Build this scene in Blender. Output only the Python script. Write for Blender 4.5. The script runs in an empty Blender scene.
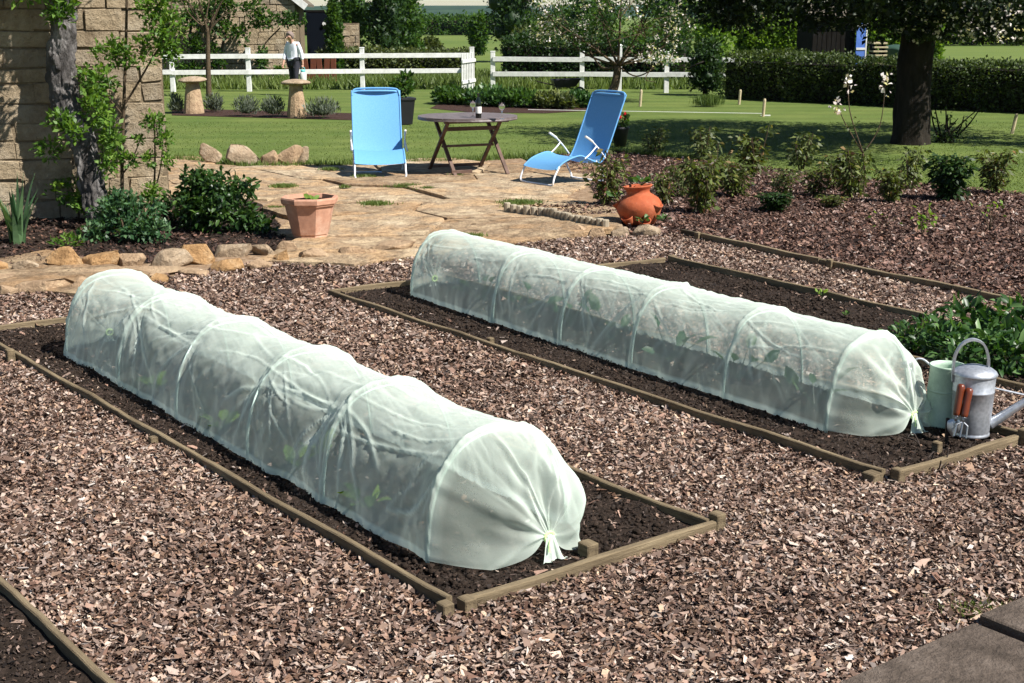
import bpy, math, random
import numpy as np
from mathutils import Vector, Matrix
SC = bpy.context.scene
COL = SC.collection
R = math.radians
rng = np.random.default_rng(7)
random.seed(7)
FOC = 1378.0; TH = R(13.3); CH = 2.0

def ray(px, py):
    u = (px-512)/FOC; v = -(py-341.5)/FOC
    return u, math.cos(TH)+v*math.sin(TH), -math.sin(TH)+v*math.cos(TH)
def G(px, py, z=0.0):
    """ground point seen at a pixel of the photograph"""
    x, y, q = ray(px, py); t = (z-CH)/q
    return Vector((x*t, y*t, z))
def W(px, py, Y):
    """point at depth Y"""
    x, y, q = ray(px, py); t = Y/y
    return Vector((x*t, Y, CH+q*t))

# ------------------------------------------------------------------ materials
def newmat(name):
    m = bpy.data.materials.new(name); m.use_nodes = True
    nt = m.node_tree; nt.nodes.clear()
    out = nt.nodes.new('ShaderNodeOutputMaterial')
    return m, nt, out
def N(nt, t, **k):
    n = nt.nodes.new('ShaderNode'+t)
    for a, b in k.items():
        if a.startswith('i_'):
            n.inputs[a[2:].replace('_', ' ')].default_value = b
        else: setattr(n, a, b)
    return n
def ramp(nt, stops, src=None, interp='LINEAR'):
    r = nt.nodes.new('ShaderNodeValToRGB'); e = r.color_ramp.elements
    r.color_ramp.interpolation = interp
    while len(e) > 1: e.remove(e[-1])
    e[0].position = stops[0][0]; e[0].color = (*stops[0][1], 1)
    for p, c in stops[1:]:
        q = e.new(p); q.color = (*c, 1)
    if src is not None: nt.links.new(src, r.inputs[0])
    return r
def bump(nt, src, dist, strength=1.0, nrm=None):
    b = N(nt, 'Bump'); b.inputs['Distance'].default_value = dist; b.inputs['Strength'].default_value = strength
    nt.links.new(src, b.inputs['Height'])
    if nrm is not None: nt.links.new(nrm, b.inputs['Normal'])
    return b
def noise(nt, scale, detail=4, rough=.6, vec=None, dist=0.0):
    n = N(nt, 'TexNoise'); n.inputs['Scale'].default_value = scale; n.inputs['Detail'].default_value = detail
    n.inputs['Roughness'].default_value = rough; n.inputs['Distortion'].default_value = dist
    if vec is not None: nt.links.new(vec, n.inputs['Vector'])
    return n
def coord(nt, scale=(1, 1, 1), kind='Object'):
    tc = N(nt, 'TexCoord'); mp = N(nt, 'Mapping'); mp.inputs['Scale'].default_value = scale
    nt.links.new(tc.outputs[kind], mp.inputs['Vector'])
    return mp.outputs['Vector']
def mixc(nt, fac, a, b, mode='MIX'):
    m = N(nt, 'MixRGB'); m.blend_type = mode
    for s, v in ((0, fac), (1, a), (2, b)):
        if isinstance(v, (int, float)): m.inputs[s].default_value = v
        elif isinstance(v, tuple): m.inputs[s].default_value = (*v, 1)
        else: nt.links.new(v, m.inputs[s])
    return m.outputs[0]
def attr(nt, name='rnd'):
    a = N(nt, 'Attribute'); a.attribute_name = name
    return a.outputs['Fac']
def principled(nt, out, col, rough=.7, metal=0.0, spec=.3, nrm=None):
    p = N(nt, 'BsdfPrincipled')
    if isinstance(col, tuple): p.inputs['Base Color'].default_value = (*col, 1)
    else: nt.links.new(col, p.inputs['Base Color'])
    if isinstance(rough, (int, float)): p.inputs['Roughness'].default_value = rough
    else: nt.links.new(rough, p.inputs['Roughness'])
    p.inputs['Metallic'].default_value = metal
    p.inputs['Specular IOR Level'].default_value = spec
    if nrm is not None: nt.links.new(nrm, p.inputs['Normal'])
    if out is not None: nt.links.new(p.outputs[0], out.inputs['Surface'])
    return p

def m_noisy(name, c1, c2, scale=8, rough=.75, spec=.25, metal=0, bd=.004, bscale=None, stretch=(1, 1, 1), c3=None):
    m, nt, out = newmat(name)
    v = coord(nt, stretch)
    n = noise(nt, scale, 6, .65, v)
    stops = [(.3, c1), (.7, c2)] if c3 is None else [(.25, c1), (.5, c2), (.72, c3)]
    cr = ramp(nt, stops, n.outputs[0])
    n2 = noise(nt, bscale or scale*4, 5, .7, v)
    cc = mixc(nt, .35, cr.outputs[0], ramp(nt, [(.3, (.45, .45, .45)), (.7, (1, 1, 1))], n2.outputs[0]).outputs[0], 'MULTIPLY')
    principled(nt, out, cc, rough, metal, spec, bump(nt, n2.outputs[0], bd).outputs[0])
    return m
def m_leaf(name, stops, transl=.35, rough=.5, spec=.3):
    m, nt, out = newmat(name)
    cr = ramp(nt, stops, attr(nt))
    p = principled(nt, None, cr.outputs[0], rough, 0, spec)
    t = N(nt, 'BsdfTranslucent')
    tc = mixc(nt, 1.0, cr.outputs[0], (1.5, 1.55, .6), 'MULTIPLY')
    nt.links.new(tc, t.inputs['Color'])
    mx = N(nt, 'MixShader'); mx.inputs[0].default_value = transl
    nt.links.new(p.outputs[0], mx.inputs[1]); nt.links.new(t.outputs[0], mx.inputs[2])
    nt.links.new(mx.outputs[0], out.inputs['Surface'])
    return m
def m_flat(name, c, rough=.5, metal=0, spec=.4, var=.12, scale=12):
    m, nt, out = newmat(name)
    n = noise(nt, scale, 4, .6, coord(nt))
    cr = ramp(nt, [(.3, tuple(x*(1-var) for x in c)), (.7, tuple(min(1, x*(1+var)) for x in c))], n.outputs[0])
    principled(nt, out, cr.outputs[0], rough, metal, spec)
    return m
def m_chip(name, stops):
    m, nt, out = newmat(name)
    cr = ramp(nt, stops, attr(nt))
    n = noise(nt, 60, 3, .6, coord(nt, (1, 1, 1)))
    g = N(nt, 'NewGeometry'); hu = ramp(nt, [(0, (1.13, .96, .9)), (.3, (1, 1, 1)), (.6, (.93, .98, 1.06)), (.8, (1.05, 1, .92)), (1, (1.15, 1, .82))], g.outputs['Random Per Island'])
    c0 = mixc(nt, 1.0, cr.outputs[0], hu.outputs[0], 'MULTIPLY')
    cc = mixc(nt, .5, c0, ramp(nt, [(.3, (.5, .5, .5)), (.65, (1, 1, 1))], n.outputs[0]).outputs[0], 'MULTIPLY')
    principled(nt, out, cc, .75, 0, .25)
    return m

M = {}
M['chips'] = m_chip('bark_chips', [(0, (.016, .010, .007)), (.18, (.06, .037, .025)), (.4, (.165, .105, .078)), (.64, (.32, .23, .18)), (.86, (.48, .39, .32)), (1, (.64, .57, .49))])
M['mulch'] = m_chip('dark_bark_chips', [(0, (.015, .009, .008)), (.3, (.056, .033, .024)), (.56, (.14, .077, .056)), (.78, (.26, .165, .13)), (.92, (.42, .34, .29)), (1, (.52, .45, .38))])
M['soil_bits'] = m_chip('soil_crumbs', [(0, (.014, .009, .007)), (.4, (.028, .019, .014)), (.75, (.06, .041, .031)), (.9, (.15, .1, .075)), (1, (.34, .26, .2))])
M['chip_base'] = m_noisy('chip_underlay', (.02, .012, .01), (.09, .055, .042), 35, .9, .1, bd=.01, c3=(.2, .13, .1))
M['mulch_base'] = m_noisy('mulch_underlay', (.015, .009, .008), (.05, .028, .022), 35, .9, .1, bd=.01, c3=(.11, .065, .05))
M['soil'] = m_noisy('garden_soil', (.015, .0105, .008), (.034, .024, .018), 22, .95, .1, bd=.012, bscale=70, c3=(.062, .043, .033))
M['board'] = m_noisy('weathered_timber', (.075, .054, .033), (.2, .152, .092), 3.2, .85, .15, bd=.006, bscale=22, stretch=(.6, 9, 9), c3=(.33, .26, .16))
M['board_dark'] = m_noisy('dark_timber', (.045, .034, .022), (.09, .07, .043), 5, .8, .2, bd=.002, bscale=26, stretch=(.6, 9, 9))  # darker tone of the board timber
M['bark'] = m_noisy('grey_bark', (.025, .022, .021), (.12, .11, .105), 9, .95, .1, bd=.05, bscale=22, stretch=(1, 1, .35), c3=(.34, .32, .31))
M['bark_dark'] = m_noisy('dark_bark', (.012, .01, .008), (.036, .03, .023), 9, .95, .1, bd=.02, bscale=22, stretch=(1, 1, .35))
M['twig'] = m_noisy('twig_bark', (.05, .035, .022), (.13, .095, .06), 20, .9, .1)
M['sandstone'] = m_noisy('warm_sandstone', (.22, .145, .085), (.42, .29, .18), 7, .9, .15, bd=.03, bscale=30, c3=(.5, .37, .23))
M['sandstone2'] = m_noisy('grey_sandstone', (.19, .14, .09), (.4, .3, .2), 7, .9, .15, bd=.03, bscale=30, c3=(.47, .39, .29))
M['sandstone3'] = m_noisy('ochre_sandstone', (.22, .12, .05), (.42, .25, .115), 7, .9, .15, bd=.03, bscale=30, c3=(.48, .35, .21))
M['patio'] = m_noisy('patio_sandstone', (.26, .155, .085), (.44, .29, .17), 1.6, .85, .2, bd=.008, bscale=24, c3=(.48, .36, .235))
M['grit'] = m_noisy('patio_grit', (.1, .065, .04), (.27, .18, .11), 12, .95, .1, bd=.008, bscale=90, c3=(.4, .31, .22))
M['wallstone'] = m_noisy('walling_stone', (.22, .165, .1), (.4, .31, .2), 3.5, .95, .1, bd=.025, bscale=16, c3=(.5, .41, .29))
M['mortar'] = m_noisy('lime_mortar', (.13, .1, .065), (.26, .2, .13), 10, .95, .1, bd=.01)
M['housestone'] = m_noisy('house_stone', (.3, .21, .12), (.45, .33, .2), 2.2, .95, .1, bd=.03, bscale=9, c3=(.53, .42, .28))
M['slab'] = m_noisy('concrete_slab', (.045, .035, .027), (.125, .097, .077), 6, .92, .12, bd=.02, bscale=40, c3=(.2, .16, .13))
M['white'] = m_noisy('white_paint', (.6, .6, .56), (.78, .78, .76), 3, .5, .4, bd=.001)
M['whitemetal'] = m_flat('white_enamel', (.75, .76, .78), .35)
M['blue'] = None
M['teak'] = m_noisy('weathered_teak', (.06, .035, .024), (.12, .07, .05), 8, .6, .3, bd=.001, bscale=30, c3=(.17, .11, .085))
M['teak_top'] = m_noisy('weathered_teak_top', (.09, .07, .066), (.15, .12, .115), 8, .5, .4, bd=.001, bscale=30, c3=(.2, .165, .16))
M['terra'] = m_noisy('terracotta', (.33, .07, .026), (.4, .095, .036), 5, .75, .25, bd=.004, c3=(.45, .15, .075))
M['terra_pale'] = m_noisy('pale_terracotta', (.4, .2, .13), (.5, .27, .18), 4, .85, .2, bd=.002, c3=(.55, .38, .28))
M['galv'] = None
M['greenpaint'] = m_noisy('pale_green_enamel', (.36, .5, .38), (.46, .6, .47), 6, .45, .4, bd=.001, c3=(.52, .65, .52))
M['steel'] = m_flat('tool_steel', (.45, .46, .48), .35, .9)
M['varnish'] = m_noisy('varnished_handle', (.11, .022, .008), (.19, .042, .014), 9, .3, .5, bd=.0005, stretch=(1, 1, .3))
M['dark'] = m_flat('black_plastic', (.012, .012, .014), .45)
M['iron'] = m_flat('rusty_iron', (.04, .028, .022), .8, .3)
M['hill'] = m_noisy('hill_woods', (.02, .035, .015), (.05, .085, .03), .02, .95, 0, bd=.5, bscale=.1)
M['tie'] = m_flat('pale_lime_tie', (.6, .85, .35), .7)
M['hoop'] = m_flat('pale_hoop', (.6, .75, .66), .5)
M['skin'] = m_flat('skin', (.5, .28, .2), .6)
M['hair'] = m_flat('grey_hair', (.2, .15, .13), .8)
M['shirt'] = m_flat('white_shirt', (.72, .74, .82), .85)
M['trousers'] = m_flat('dark_trousers', (.02, .02, .028), .9)
M['shoe'] = m_flat('pale_shoe', (.5, .5, .5), .8)
M['teal'] = m_flat('teal_plastic', (.12, .5, .5), .4)
M['bottle'] = m_flat('bottle_glass', (.008, .012, .008), .08, spec=.6)
M['paper'] = m_flat('paper', (.75, .74, .7), .8)
M['shedblue'] = m_flat('blue_paint', (.08, .17, .5), .5)
M['shed'] = m_noisy('tarred_boards', (.006, .005, .004), (.014, .012, .01), 3, .9, .1)
M['roof'] = m_noisy('stone_tiles', (.1, .085, .065), (.2, .17, .13), 4, .9, .1)
M['rust'] = m_flat('red_brown', (.2, .06, .03), .8)
M['log'] = m_noisy('half_log', (.26, .21, .15), (.42, .36, .26), 9, .85, .2, stretch=(1, 1, .2))
M['cane'] = m_noisy('pale_wood', (.4, .33, .2), (.55, .46, .3), 9, .8, .2)

# leaves
M['lf_bright'] = m_leaf('leaf_bright', [(0, (.04, .09, .012)), (.5, (.09, .18, .025)), (1, (.2, .3, .05))])
M['lf_mid'] = m_leaf('leaf_mid', [(0, (.018, .045, .009)), (.5, (.045, .1, .016)), (1, (.1, .17, .03))])
M['lf_dark'] = m_leaf('leaf_dark', [(0, (.008, .022, .006)), (.5, (.02, .048, .01)), (1, (.045, .085, .018))], .25)
M['lf_veg'] = m_leaf('leaf_vegetable', [(0, (.012, .038, .008)), (.5, (.035, .09, .02)), (1, (.14, .24, .08))], .3, .4, .4)
M['lf_blue'] = m_leaf('leaf_bluegreen', [(0, (.02, .055, .02)), (.5, (.05, .115, .045)), (1, (.12, .2, .09))], .25, .4, .4)
M['lf_lav'] = m_leaf('leaf_lavender', [(0, (.05, .065, .04)), (.5, (.1, .12, .085)), (1, (.17, .19, .15))], .2)
M['lf_red'] = m_leaf('leaf_peony', [(0, (.07, .02, .012)), (.2, (.05, .05, .015)), (.55, (.08, .11, .025)), (.85, (.15, .18, .045)), (1, (.24, .13, .05))], .3)
M['lf_olive'] = m_leaf('leaf_olive', [(0, (.035, .042, .014)), (.5, (.075, .1, .03)), (1, (.17, .19, .06))], .3)
M['lf_peony'] = m_leaf('leaf_peony_dark', [(0, (.01, .028, .007)), (.5, (.028, .068, .014)), (1, (.09, .16, .035))], .25, .4, .4)
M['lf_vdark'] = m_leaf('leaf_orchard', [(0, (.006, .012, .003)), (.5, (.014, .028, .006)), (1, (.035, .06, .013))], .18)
M['lf_hedge'] = m_leaf('leaf_hedge', [(0, (.02, .034, .007)), (.5, (.045, .07, .015)), (1, (.11, .145, .035))], .25)
M['lf_lime'] = m_leaf('leaf_lime', [(0, (.07, .13, .015)), (.5, (.13, .22, .026)), (1, (.2, .3, .045))], .4)
M['petal'] = m_leaf('petal', [(0, (.6, .5, .5)), (1, (.8, .76, .74))], .3)
M['petalred'] = m_flat('petal_red', (.5, .01, .02), .6)
M['grass'] = m_leaf('grass_blades', [(0, (.045, .08, .016)), (.5, (.095, .14, .03)), (1, (.165, .2, .058))], .3)

def mk_net():
    m, nt, out = newmat('insect_netting')
    v = coord(nt)
    n = noise(nt, 3.5, 5, .6, v); n2 = noise(nt, 170, 3, .7, v)
    col = ramp(nt, [(.3, (.68, .78, .68)), (.7, (.76, .84, .75))], n.outputs[0]).outputs[0]
    d = N(nt, 'BsdfDiffuse'); t = N(nt, 'BsdfTranslucent'); tr = N(nt, 'BsdfTransparent')
    nt.links.new(col, d.inputs[0]); nt.links.new(col, t.inputs[0])
    b = bump(nt, n2.outputs[0], .0012); nt.links.new(b.outputs[0], d.inputs['Normal'])
    mx = N(nt, 'MixShader'); mx.inputs[0].default_value = .38
    nt.links.new(d.outputs[0], mx.inputs[1]); nt.links.new(t.outputs[0], mx.inputs[2])
    lw = N(nt, 'LayerWeight'); lw.inputs['Blend'].default_value = .35
    ma = N(nt, 'MapRange'); nt.links.new(lw.outputs['Facing'], ma.inputs[0])
    ma.inputs['From Min'].default_value = .0; ma.inputs['From Max'].default_value = 1.0
    ma.inputs['To Min'].default_value = .27; ma.inputs['To Max'].default_value = .93
    ad = N(nt, 'Math', operation='MULTIPLY_ADD'); nt.links.new(n2.outputs[0], ad.inputs[0]); ad.inputs[1].default_value = .08
    nt.links.new(ma.outputs[0], ad.inputs[2])
    db = N(nt, 'Math', operation='MULTIPLY_ADD', use_clamp=True); nt.links.new(attr(nt, 'layers'), db.inputs[0]); db.inputs[1].default_value = .55; nt.links.new(ad.outputs[0], db.inputs[2])
    m2 = N(nt, 'MixShader'); nt.links.new(db.outputs[0], m2.inputs[0])
    nt.links.new(tr.outputs[0], m2.inputs[1]); nt.links.new(mx.outputs[0], m2.inputs[2])
    nt.links.new(m2.outputs[0], out.inputs['Surface'])
    return m
M['net'] = mk_net()
def mk_blue():
    m, nt, out = newmat('blue_sling_fabric')
    v = coord(nt); n = noise(nt, 90, 2, .5, v)
    c = ramp(nt, [(.3, (.13, .37, .68)), (.7, (.18, .44, .76))], n.outputs[0]).outputs[0]
    p = principled(nt, None, c, .6, 0, .3)
    t = N(nt, 'BsdfTranslucent'); t.inputs[0].default_value = (.03, .16, .5, 1)
    mx = N(nt, 'MixShader'); mx.inputs[0].default_value = .22
    nt.links.new(p.outputs[0], mx.inputs[1]); nt.links.new(t.outputs[0], mx.inputs[2])
    nt.links.new(mx.outputs[0], out.inputs['Surface'])
    return m
M['blue'] = mk_blue()
def mk_galv():
    m, nt, out = newmat('galvanised_steel')
    vo = N(nt, 'TexVoronoi'); vo.inputs['Scale'].default_value = 60; nt.links.new(coord(nt), vo.inputs['Vector'])
    c = ramp(nt, [(0, (.36, .38, .41)), (1, (.55, .57, .61))], vo.outputs['Distance']).outputs[0]
    nn = noise(nt, 12, 4, .6, coord(nt))
    r = ramp(nt, [(.3, (.36, .36, .36)), (.7, (.55, .55, .55))], nn.outputs[0]).outputs[0]
    principled(nt, out, c, r, .7, .5)
    return m
M['galv'] = mk_galv()
def mk_glass():
    m, nt, out = newmat('clear_glass')
    g = N(nt, 'BsdfGlass'); g.inputs['Roughness'].default_value = .02; g.inputs['IOR'].default_value = 1.3
    nt.links.new(g.outputs[0], out.inputs['Surface'])
    return m
M['glass'] = mk_glass()
def mk_lawn(name, far=False):
    m, nt, out = newmat(name)
    v = coord(nt)
    w = N(nt, 'TexWave'); w.wave_type = 'BANDS'; w.bands_direction = 'Y'
    w.inputs['Scale'].default_value = .28; w.inputs['Distortion'].default_value = 1.5; w.inputs['Detail'].default_value = 2
    nt.links.new(coord(nt, (.12, 1, 1)), w.inputs['Vector'])
    n = noise(nt, .6 if not far else .05, 6, .6, v); n2 = noise(nt, 9 if not far else .5, 8, .75, coord(nt, (.6, 1, 1)))
    c = ramp(nt, [(.3, (.085, .13, .03)), (.7, (.14, .175, .048))], n.outputs[0]).outputs[0]
    c = mixc(nt, .42 if not far else 0.0, c, ramp(nt, [(.2, (.7, .7, .7)), (.8, (1, 1, 1))], w.outputs[0]).outputs[0], 'MULTIPLY')
    c = mixc(nt, .45, c, ramp(nt, [(.3, (.6, .65, .5)), (.7, (1.15, 1.1, 1.1))], n2.outputs[0]).outputs[0], 'MULTIPLY')
    principled(nt, out, c, .9, 0, .1, bump(nt, n2.outputs[0], .03).outputs[0])
    return m
M['lawn'] = mk_lawn('lawn_grass'); M['field'] = mk_lawn('field_grass', True)

# ------------------------------------------------------------------ numpy mesh helpers
def vnoise(P, scale=1.0, seed=0):
    P = np.asarray(P, float)*scale + seed*17.31
    i = np.floor(P).astype(np.int64); f = P-i; f = f*f*(3-2*f)
    def h(a):
        x = (a[:, 0]*374761393 + a[:, 1]*668265263 + a[:, 2]*2147483647 + seed*1274126177) & 0xffffffff
        x = ((x ^ (x >> 13))*1274126177) & 0xffffffff
        return ((x ^ (x >> 16)) & 0xffff)/65535.0
    r = 0
    for dx in (0, 1):
        for dy in (0, 1):
            for dz in (0, 1):
                w = (f[:, 0] if dx else 1-f[:, 0])*(f[:, 1] if dy else 1-f[:, 1])*(f[:, 2] if dz else 1-f[:, 2])
                r = r + w*h(i+np.array([dx, dy, dz]))
    return r
def fbm(P, scale=1.0, seed=0, o=4):
    a = .5; s = 0; t = 0
    for k in range(o):
        s = s + a*vnoise(P, scale*2**k, seed+k); t += a; a *= .5
    return s/t

WM = {}
def wmat(o): return WM.get(o.name, Matrix.Identity(4))
def thing(name, label, cat, loc=(0, 0, 0), rz=0.0, group=None):
    o = bpy.data.objects.new(name, None); COL.objects.link(o)
    o.empty_display_size = .1
    o.location = loc; o.rotation_euler = (0, 0, rz)
    WM[o.name] = Matrix.Translation(Vector(loc)) @ Matrix.Rotation(rz, 4, 'Z')
    return tag(o, label, cat, group)
def tag(o, label=None, cat=None, group=None, kind=None):
    if label: o['label'] = label
    if cat: o['category'] = cat
    if group: o['group'] = group
    if kind: o['kind'] = kind
    return o
def mk(name, V, F, mat, parent=None, world=False, smooth=False, rnd=None, base=None):
    """one mesh object; F array (n,k) or list; V local, or world if world=True; base: origin for a top-level mesh"""
    V = np.asarray(V, float).reshape(-1, 3)
    if world and parent is not None:
        Mi = np.array(wmat(parent).inverted()); V = V @ Mi[:3, :3].T + Mi[:3, 3]
    if base is not None: V = V-np.asarray(base, float)
    me = bpy.data.meshes.new(name)
    if isinstance(F, np.ndarray):
        n, k = F.shape
        me.vertices.add(len(V)); me.vertices.foreach_set('co', V.ravel())
        me.loops.add(n*k); me.loops.foreach_set('vertex_index', F.ravel().astype(np.int32))
        me.polygons.add(n)
        me.polygons.foreach_set('loop_start', np.arange(0, n*k, k, dtype=np.int32))
        me.update(calc_edges=True)
    else:
        me.from_pydata([tuple(v) for v in V], [], [tuple(f) for f in F]); me.update()
    if rnd is not None:
        a = me.attributes.new('rnd', 'FLOAT', 'FACE'); a.data.foreach_set('value', np.asarray(rnd, np.float32))
    if smooth: me.polygons.foreach_set('use_smooth', np.ones(len(me.polygons), bool))
    me.materials.append(mat)
    o = bpy.data.objects.new(name, me); COL.objects.link(o)
    if base is not None: o.location = base
    if parent is not None: o.parent = parent
    return o
def kids(o): return [c for c in bpy.data.objects if c.parent == o]
def copy_tree(o, parent=None):
    c = o.copy(); COL.objects.link(c)
    if parent is not None: c.parent = parent
    for ch in kids(o): copy_tree(ch, c)
    return c

class MB:
    def __init__(s): s.v = []; s.f = []
    def add(s, V, F):
        b = len(s.v); s.v += [tuple(x) for x in V]; s.f += [tuple(i+b for i in f) for f in F]
        return s
    def box(s, c, size, rz=0, taper=1.0, R3=None, bev=0.0):
        hx, hy, hz = (a/2 for a in size)
        if bev <= 0:
            V = [Vector((x*(taper if z < 0 else 1), y*(taper if z < 0 else 1), z)) for z in (-hz, hz) for x, y in ((-hx, -hy), (hx, -hy), (hx, hy), (-hx, hy))]
            F = [(3, 2, 1, 0), (4, 5, 6, 7), (0, 1, 5, 4), (1, 2, 6, 5), (2, 3, 7, 6), (3, 0, 4, 7)]
        else:
            V = []; b = bev
            def ring(x, y, z):
                return [Vector(q) for q in ((-x+b, -y, z), (x-b, -y, z), (x, -y+b, z), (x, y-b, z), (x-b, y, z), (-x+b, y, z), (-x, y-b, z), (-x, -y+b, z))]
            V = ring(hx-b, hy-b, -hz)+ring(hx, hy, -hz+b)+ring(hx, hy, hz-b)+ring(hx-b, hy-b, hz)
            F = [tuple(range(7, -1, -1)), tuple(range(24, 32))]
            for r_ in range(3):
                for i in range(8):
                    j = (i+1) % 8; F.append((r_*8+i, r_*8+j, r_*8+8+j, r_*8+8+i))
        Rm = R3 if R3 is not None else Matrix.Rotation(rz, 3, 'Z')
        c = Vector(c)
        return s.add([Rm @ v + c for v in V], F)
    def bar(s, p, q, w, h, bev=.002, up=(0, 0, 1)):
        p = Vector(p); q = Vector(q); d = (q-p); L = d.length; d.normalize()
        u = Vector(up)
        if abs(d.dot(u)) > .98: u = Vector((1, 0, 0))
        y = u.cross(d).normalized(); z = d.cross(y)
        return s.box((p+q)/2, (L, w, h), R3=Matrix((d, y, z)).transposed(), bev=bev)
    def tube(s, pts, r, seg=8, cap=True, closed=False):
        pts = [Vector(p) for p in pts]; n = len(pts)
        rr = r if isinstance(r, (list, tuple)) else [r]*n
        V = []; F = []; prev = None
        for i, p in enumerate(pts):
            if closed: d = pts[(i+1) % n]-pts[i-1]
            else: d = pts[min(i+1, n-1)]-pts[max(i-1, 0)]
            d = d.normalized() if d.length > 1e-9 else Vector((0, 0, 1))
            if prev is None:
                a = Vector((0, 0, 1)) if abs(d.z) < .9 else Vector((1, 0, 0))
                x = a.cross(d).normalized()
            else: x = (prev-d*prev.dot(d)).normalized()
            prev = x; y = d.cross(x)
            for k in range(seg):
                t = 2*math.pi*k/seg; V.append(p+(x*math.cos(t)+y*math.sin(t))*rr[i])
        for i in range(n if closed else n-1):
            j = (i+1) % n
            for k in range(seg):
                l = (k+1) % seg; F.append((i*seg+k, i*seg+l, j*seg+l, j*seg+k))
        if cap and not closed:
            F.append(tuple(range(seg-1, -1, -1))); F.append(tuple((n-1)*seg+k for k in range(seg)))
        return s.add(V, F)
    def lathe(s, prof, seg=24, c=(0, 0, 0), sx=1, sy=1, R3=None, phase=0.0, capb=True, capt=False):
        V = []; F = []; c = Vector(c)
        for r_, z in prof:
            for k in range(seg):
                t = 2*math.pi*k/seg+phase; p = Vector((r_*math.cos(t)*sx, r_*math.sin(t)*sy, z))
                V.append((R3 @ p if R3 is not None else p)+c)
        for i in range(len(prof)-1):
            for k in range(seg):
                l = (k+1) % seg; F.append((i*seg+k, i*seg+l, (i+1)*seg+l, (i+1)*seg+k))
        if capb: F.append(tuple(range(seg-1, -1, -1)))
        if capt: F.append(tuple((len(prof)-1)*seg+k for k in range(seg)))
        return s.add(V, F)
    def build(s, name, mat, parent=None, world=False, smooth=False, base=None, rnd=None):
        return mk(name, s.v, s.f, mat, parent, world, smooth, rnd, base)

def smooth_path(pts, n=6):
    pts = [Vector(p) for p in pts]; out = []
    for i in range(len(pts)-1):
        p0 = pts[max(i-1, 0)]; p1 = pts[i]; p2 = pts[i+1]; p3 = pts[min(i+2, len(pts)-1)]
        for k in range(n):
            t = k/n
            out.append(.5*((2*p1)+(p2-p0)*t+(2*p0-5*p1+4*p2-p3)*t*t+(3*p1-p0-3*p2+p3)*t**3))
    out.append(pts[-1]); return out
def lerp_r(a, n): return list(np.interp(np.linspace(0, 1, n), np.linspace(0, 1, len(a)), a))

def unit(a): return a/np.maximum(np.linalg.norm(a, axis=1, keepdims=True), 1e-9)
def leaves(P, ln, wd, out=None, outw=.5, up=.3, droop=0.0, six=False, jit=.35):
    """leaf faces rooted at points P; out = preferred direction array"""
    P = np.asarray(P, float); n = len(P)
    d = rng.normal(size=(n, 3))
    if out is not None: d = unit(d)*(1-outw)+unit(np.asarray(out, float))*outw
    d[:, 2] += up-droop; d = unit(d)
    nn = rng.normal(size=(n, 3)); nn[:, 2] += 1.2
    nn = unit(nn-d*np.sum(nn*d, 1, keepdims=True)); sd = np.cross(d, nn)
    s = (1+jit*rng.uniform(-1, 1, (n, 1)))
    L = ln*s; Wd = wd*s
    if not six:
        V = np.stack([P, P+d*L*.5+sd*Wd*.5+nn*Wd*.12, P+d*L-nn*L*.08, P+d*L*.45-sd*Wd*.5+nn*Wd*.12], 1).reshape(-1, 3)
        F = np.arange(4*n).reshape(n, 4)
        return V, F, n
    a = P; b = P+d*L*.28+sd*Wd*.42+nn*Wd*.15; c = P+d*L*.68+sd*Wd*.4+nn*Wd*.1-nn*L*.05
    e = P+d*L-nn*L*.22; f = P+d*L*.68-sd*Wd*.4+nn*Wd*.1-nn*L*.05; g = P+d*L*.28-sd*Wd*.42+nn*Wd*.15
    m1 = P+d*L*.3; m2 = P+d*L*.68-nn*L*.06
    V = np.stack([a, b, c, e, f, g, m1, m2], 1).reshape(-1, 3)
    o = (8*np.arange(n))[:, None]
    F = np.concatenate([o+np.array([[0, 1, 2, 7]]), o+np.array([[0, 7, 4, 5]]), o+np.array([[2, 3, 4, 7]])], 0)
    return V, F, n
def blobpts(c, r, n, shell=.55):
    p = unit(rng.normal(size=(n, 3)))
    q = (shell+(1-shell)*rng.uniform(0, 1, (n, 1))**.7)
    dirs = p.copy()
    return np.asarray(c)+p*q*np.asarray(r), dirs
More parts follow.
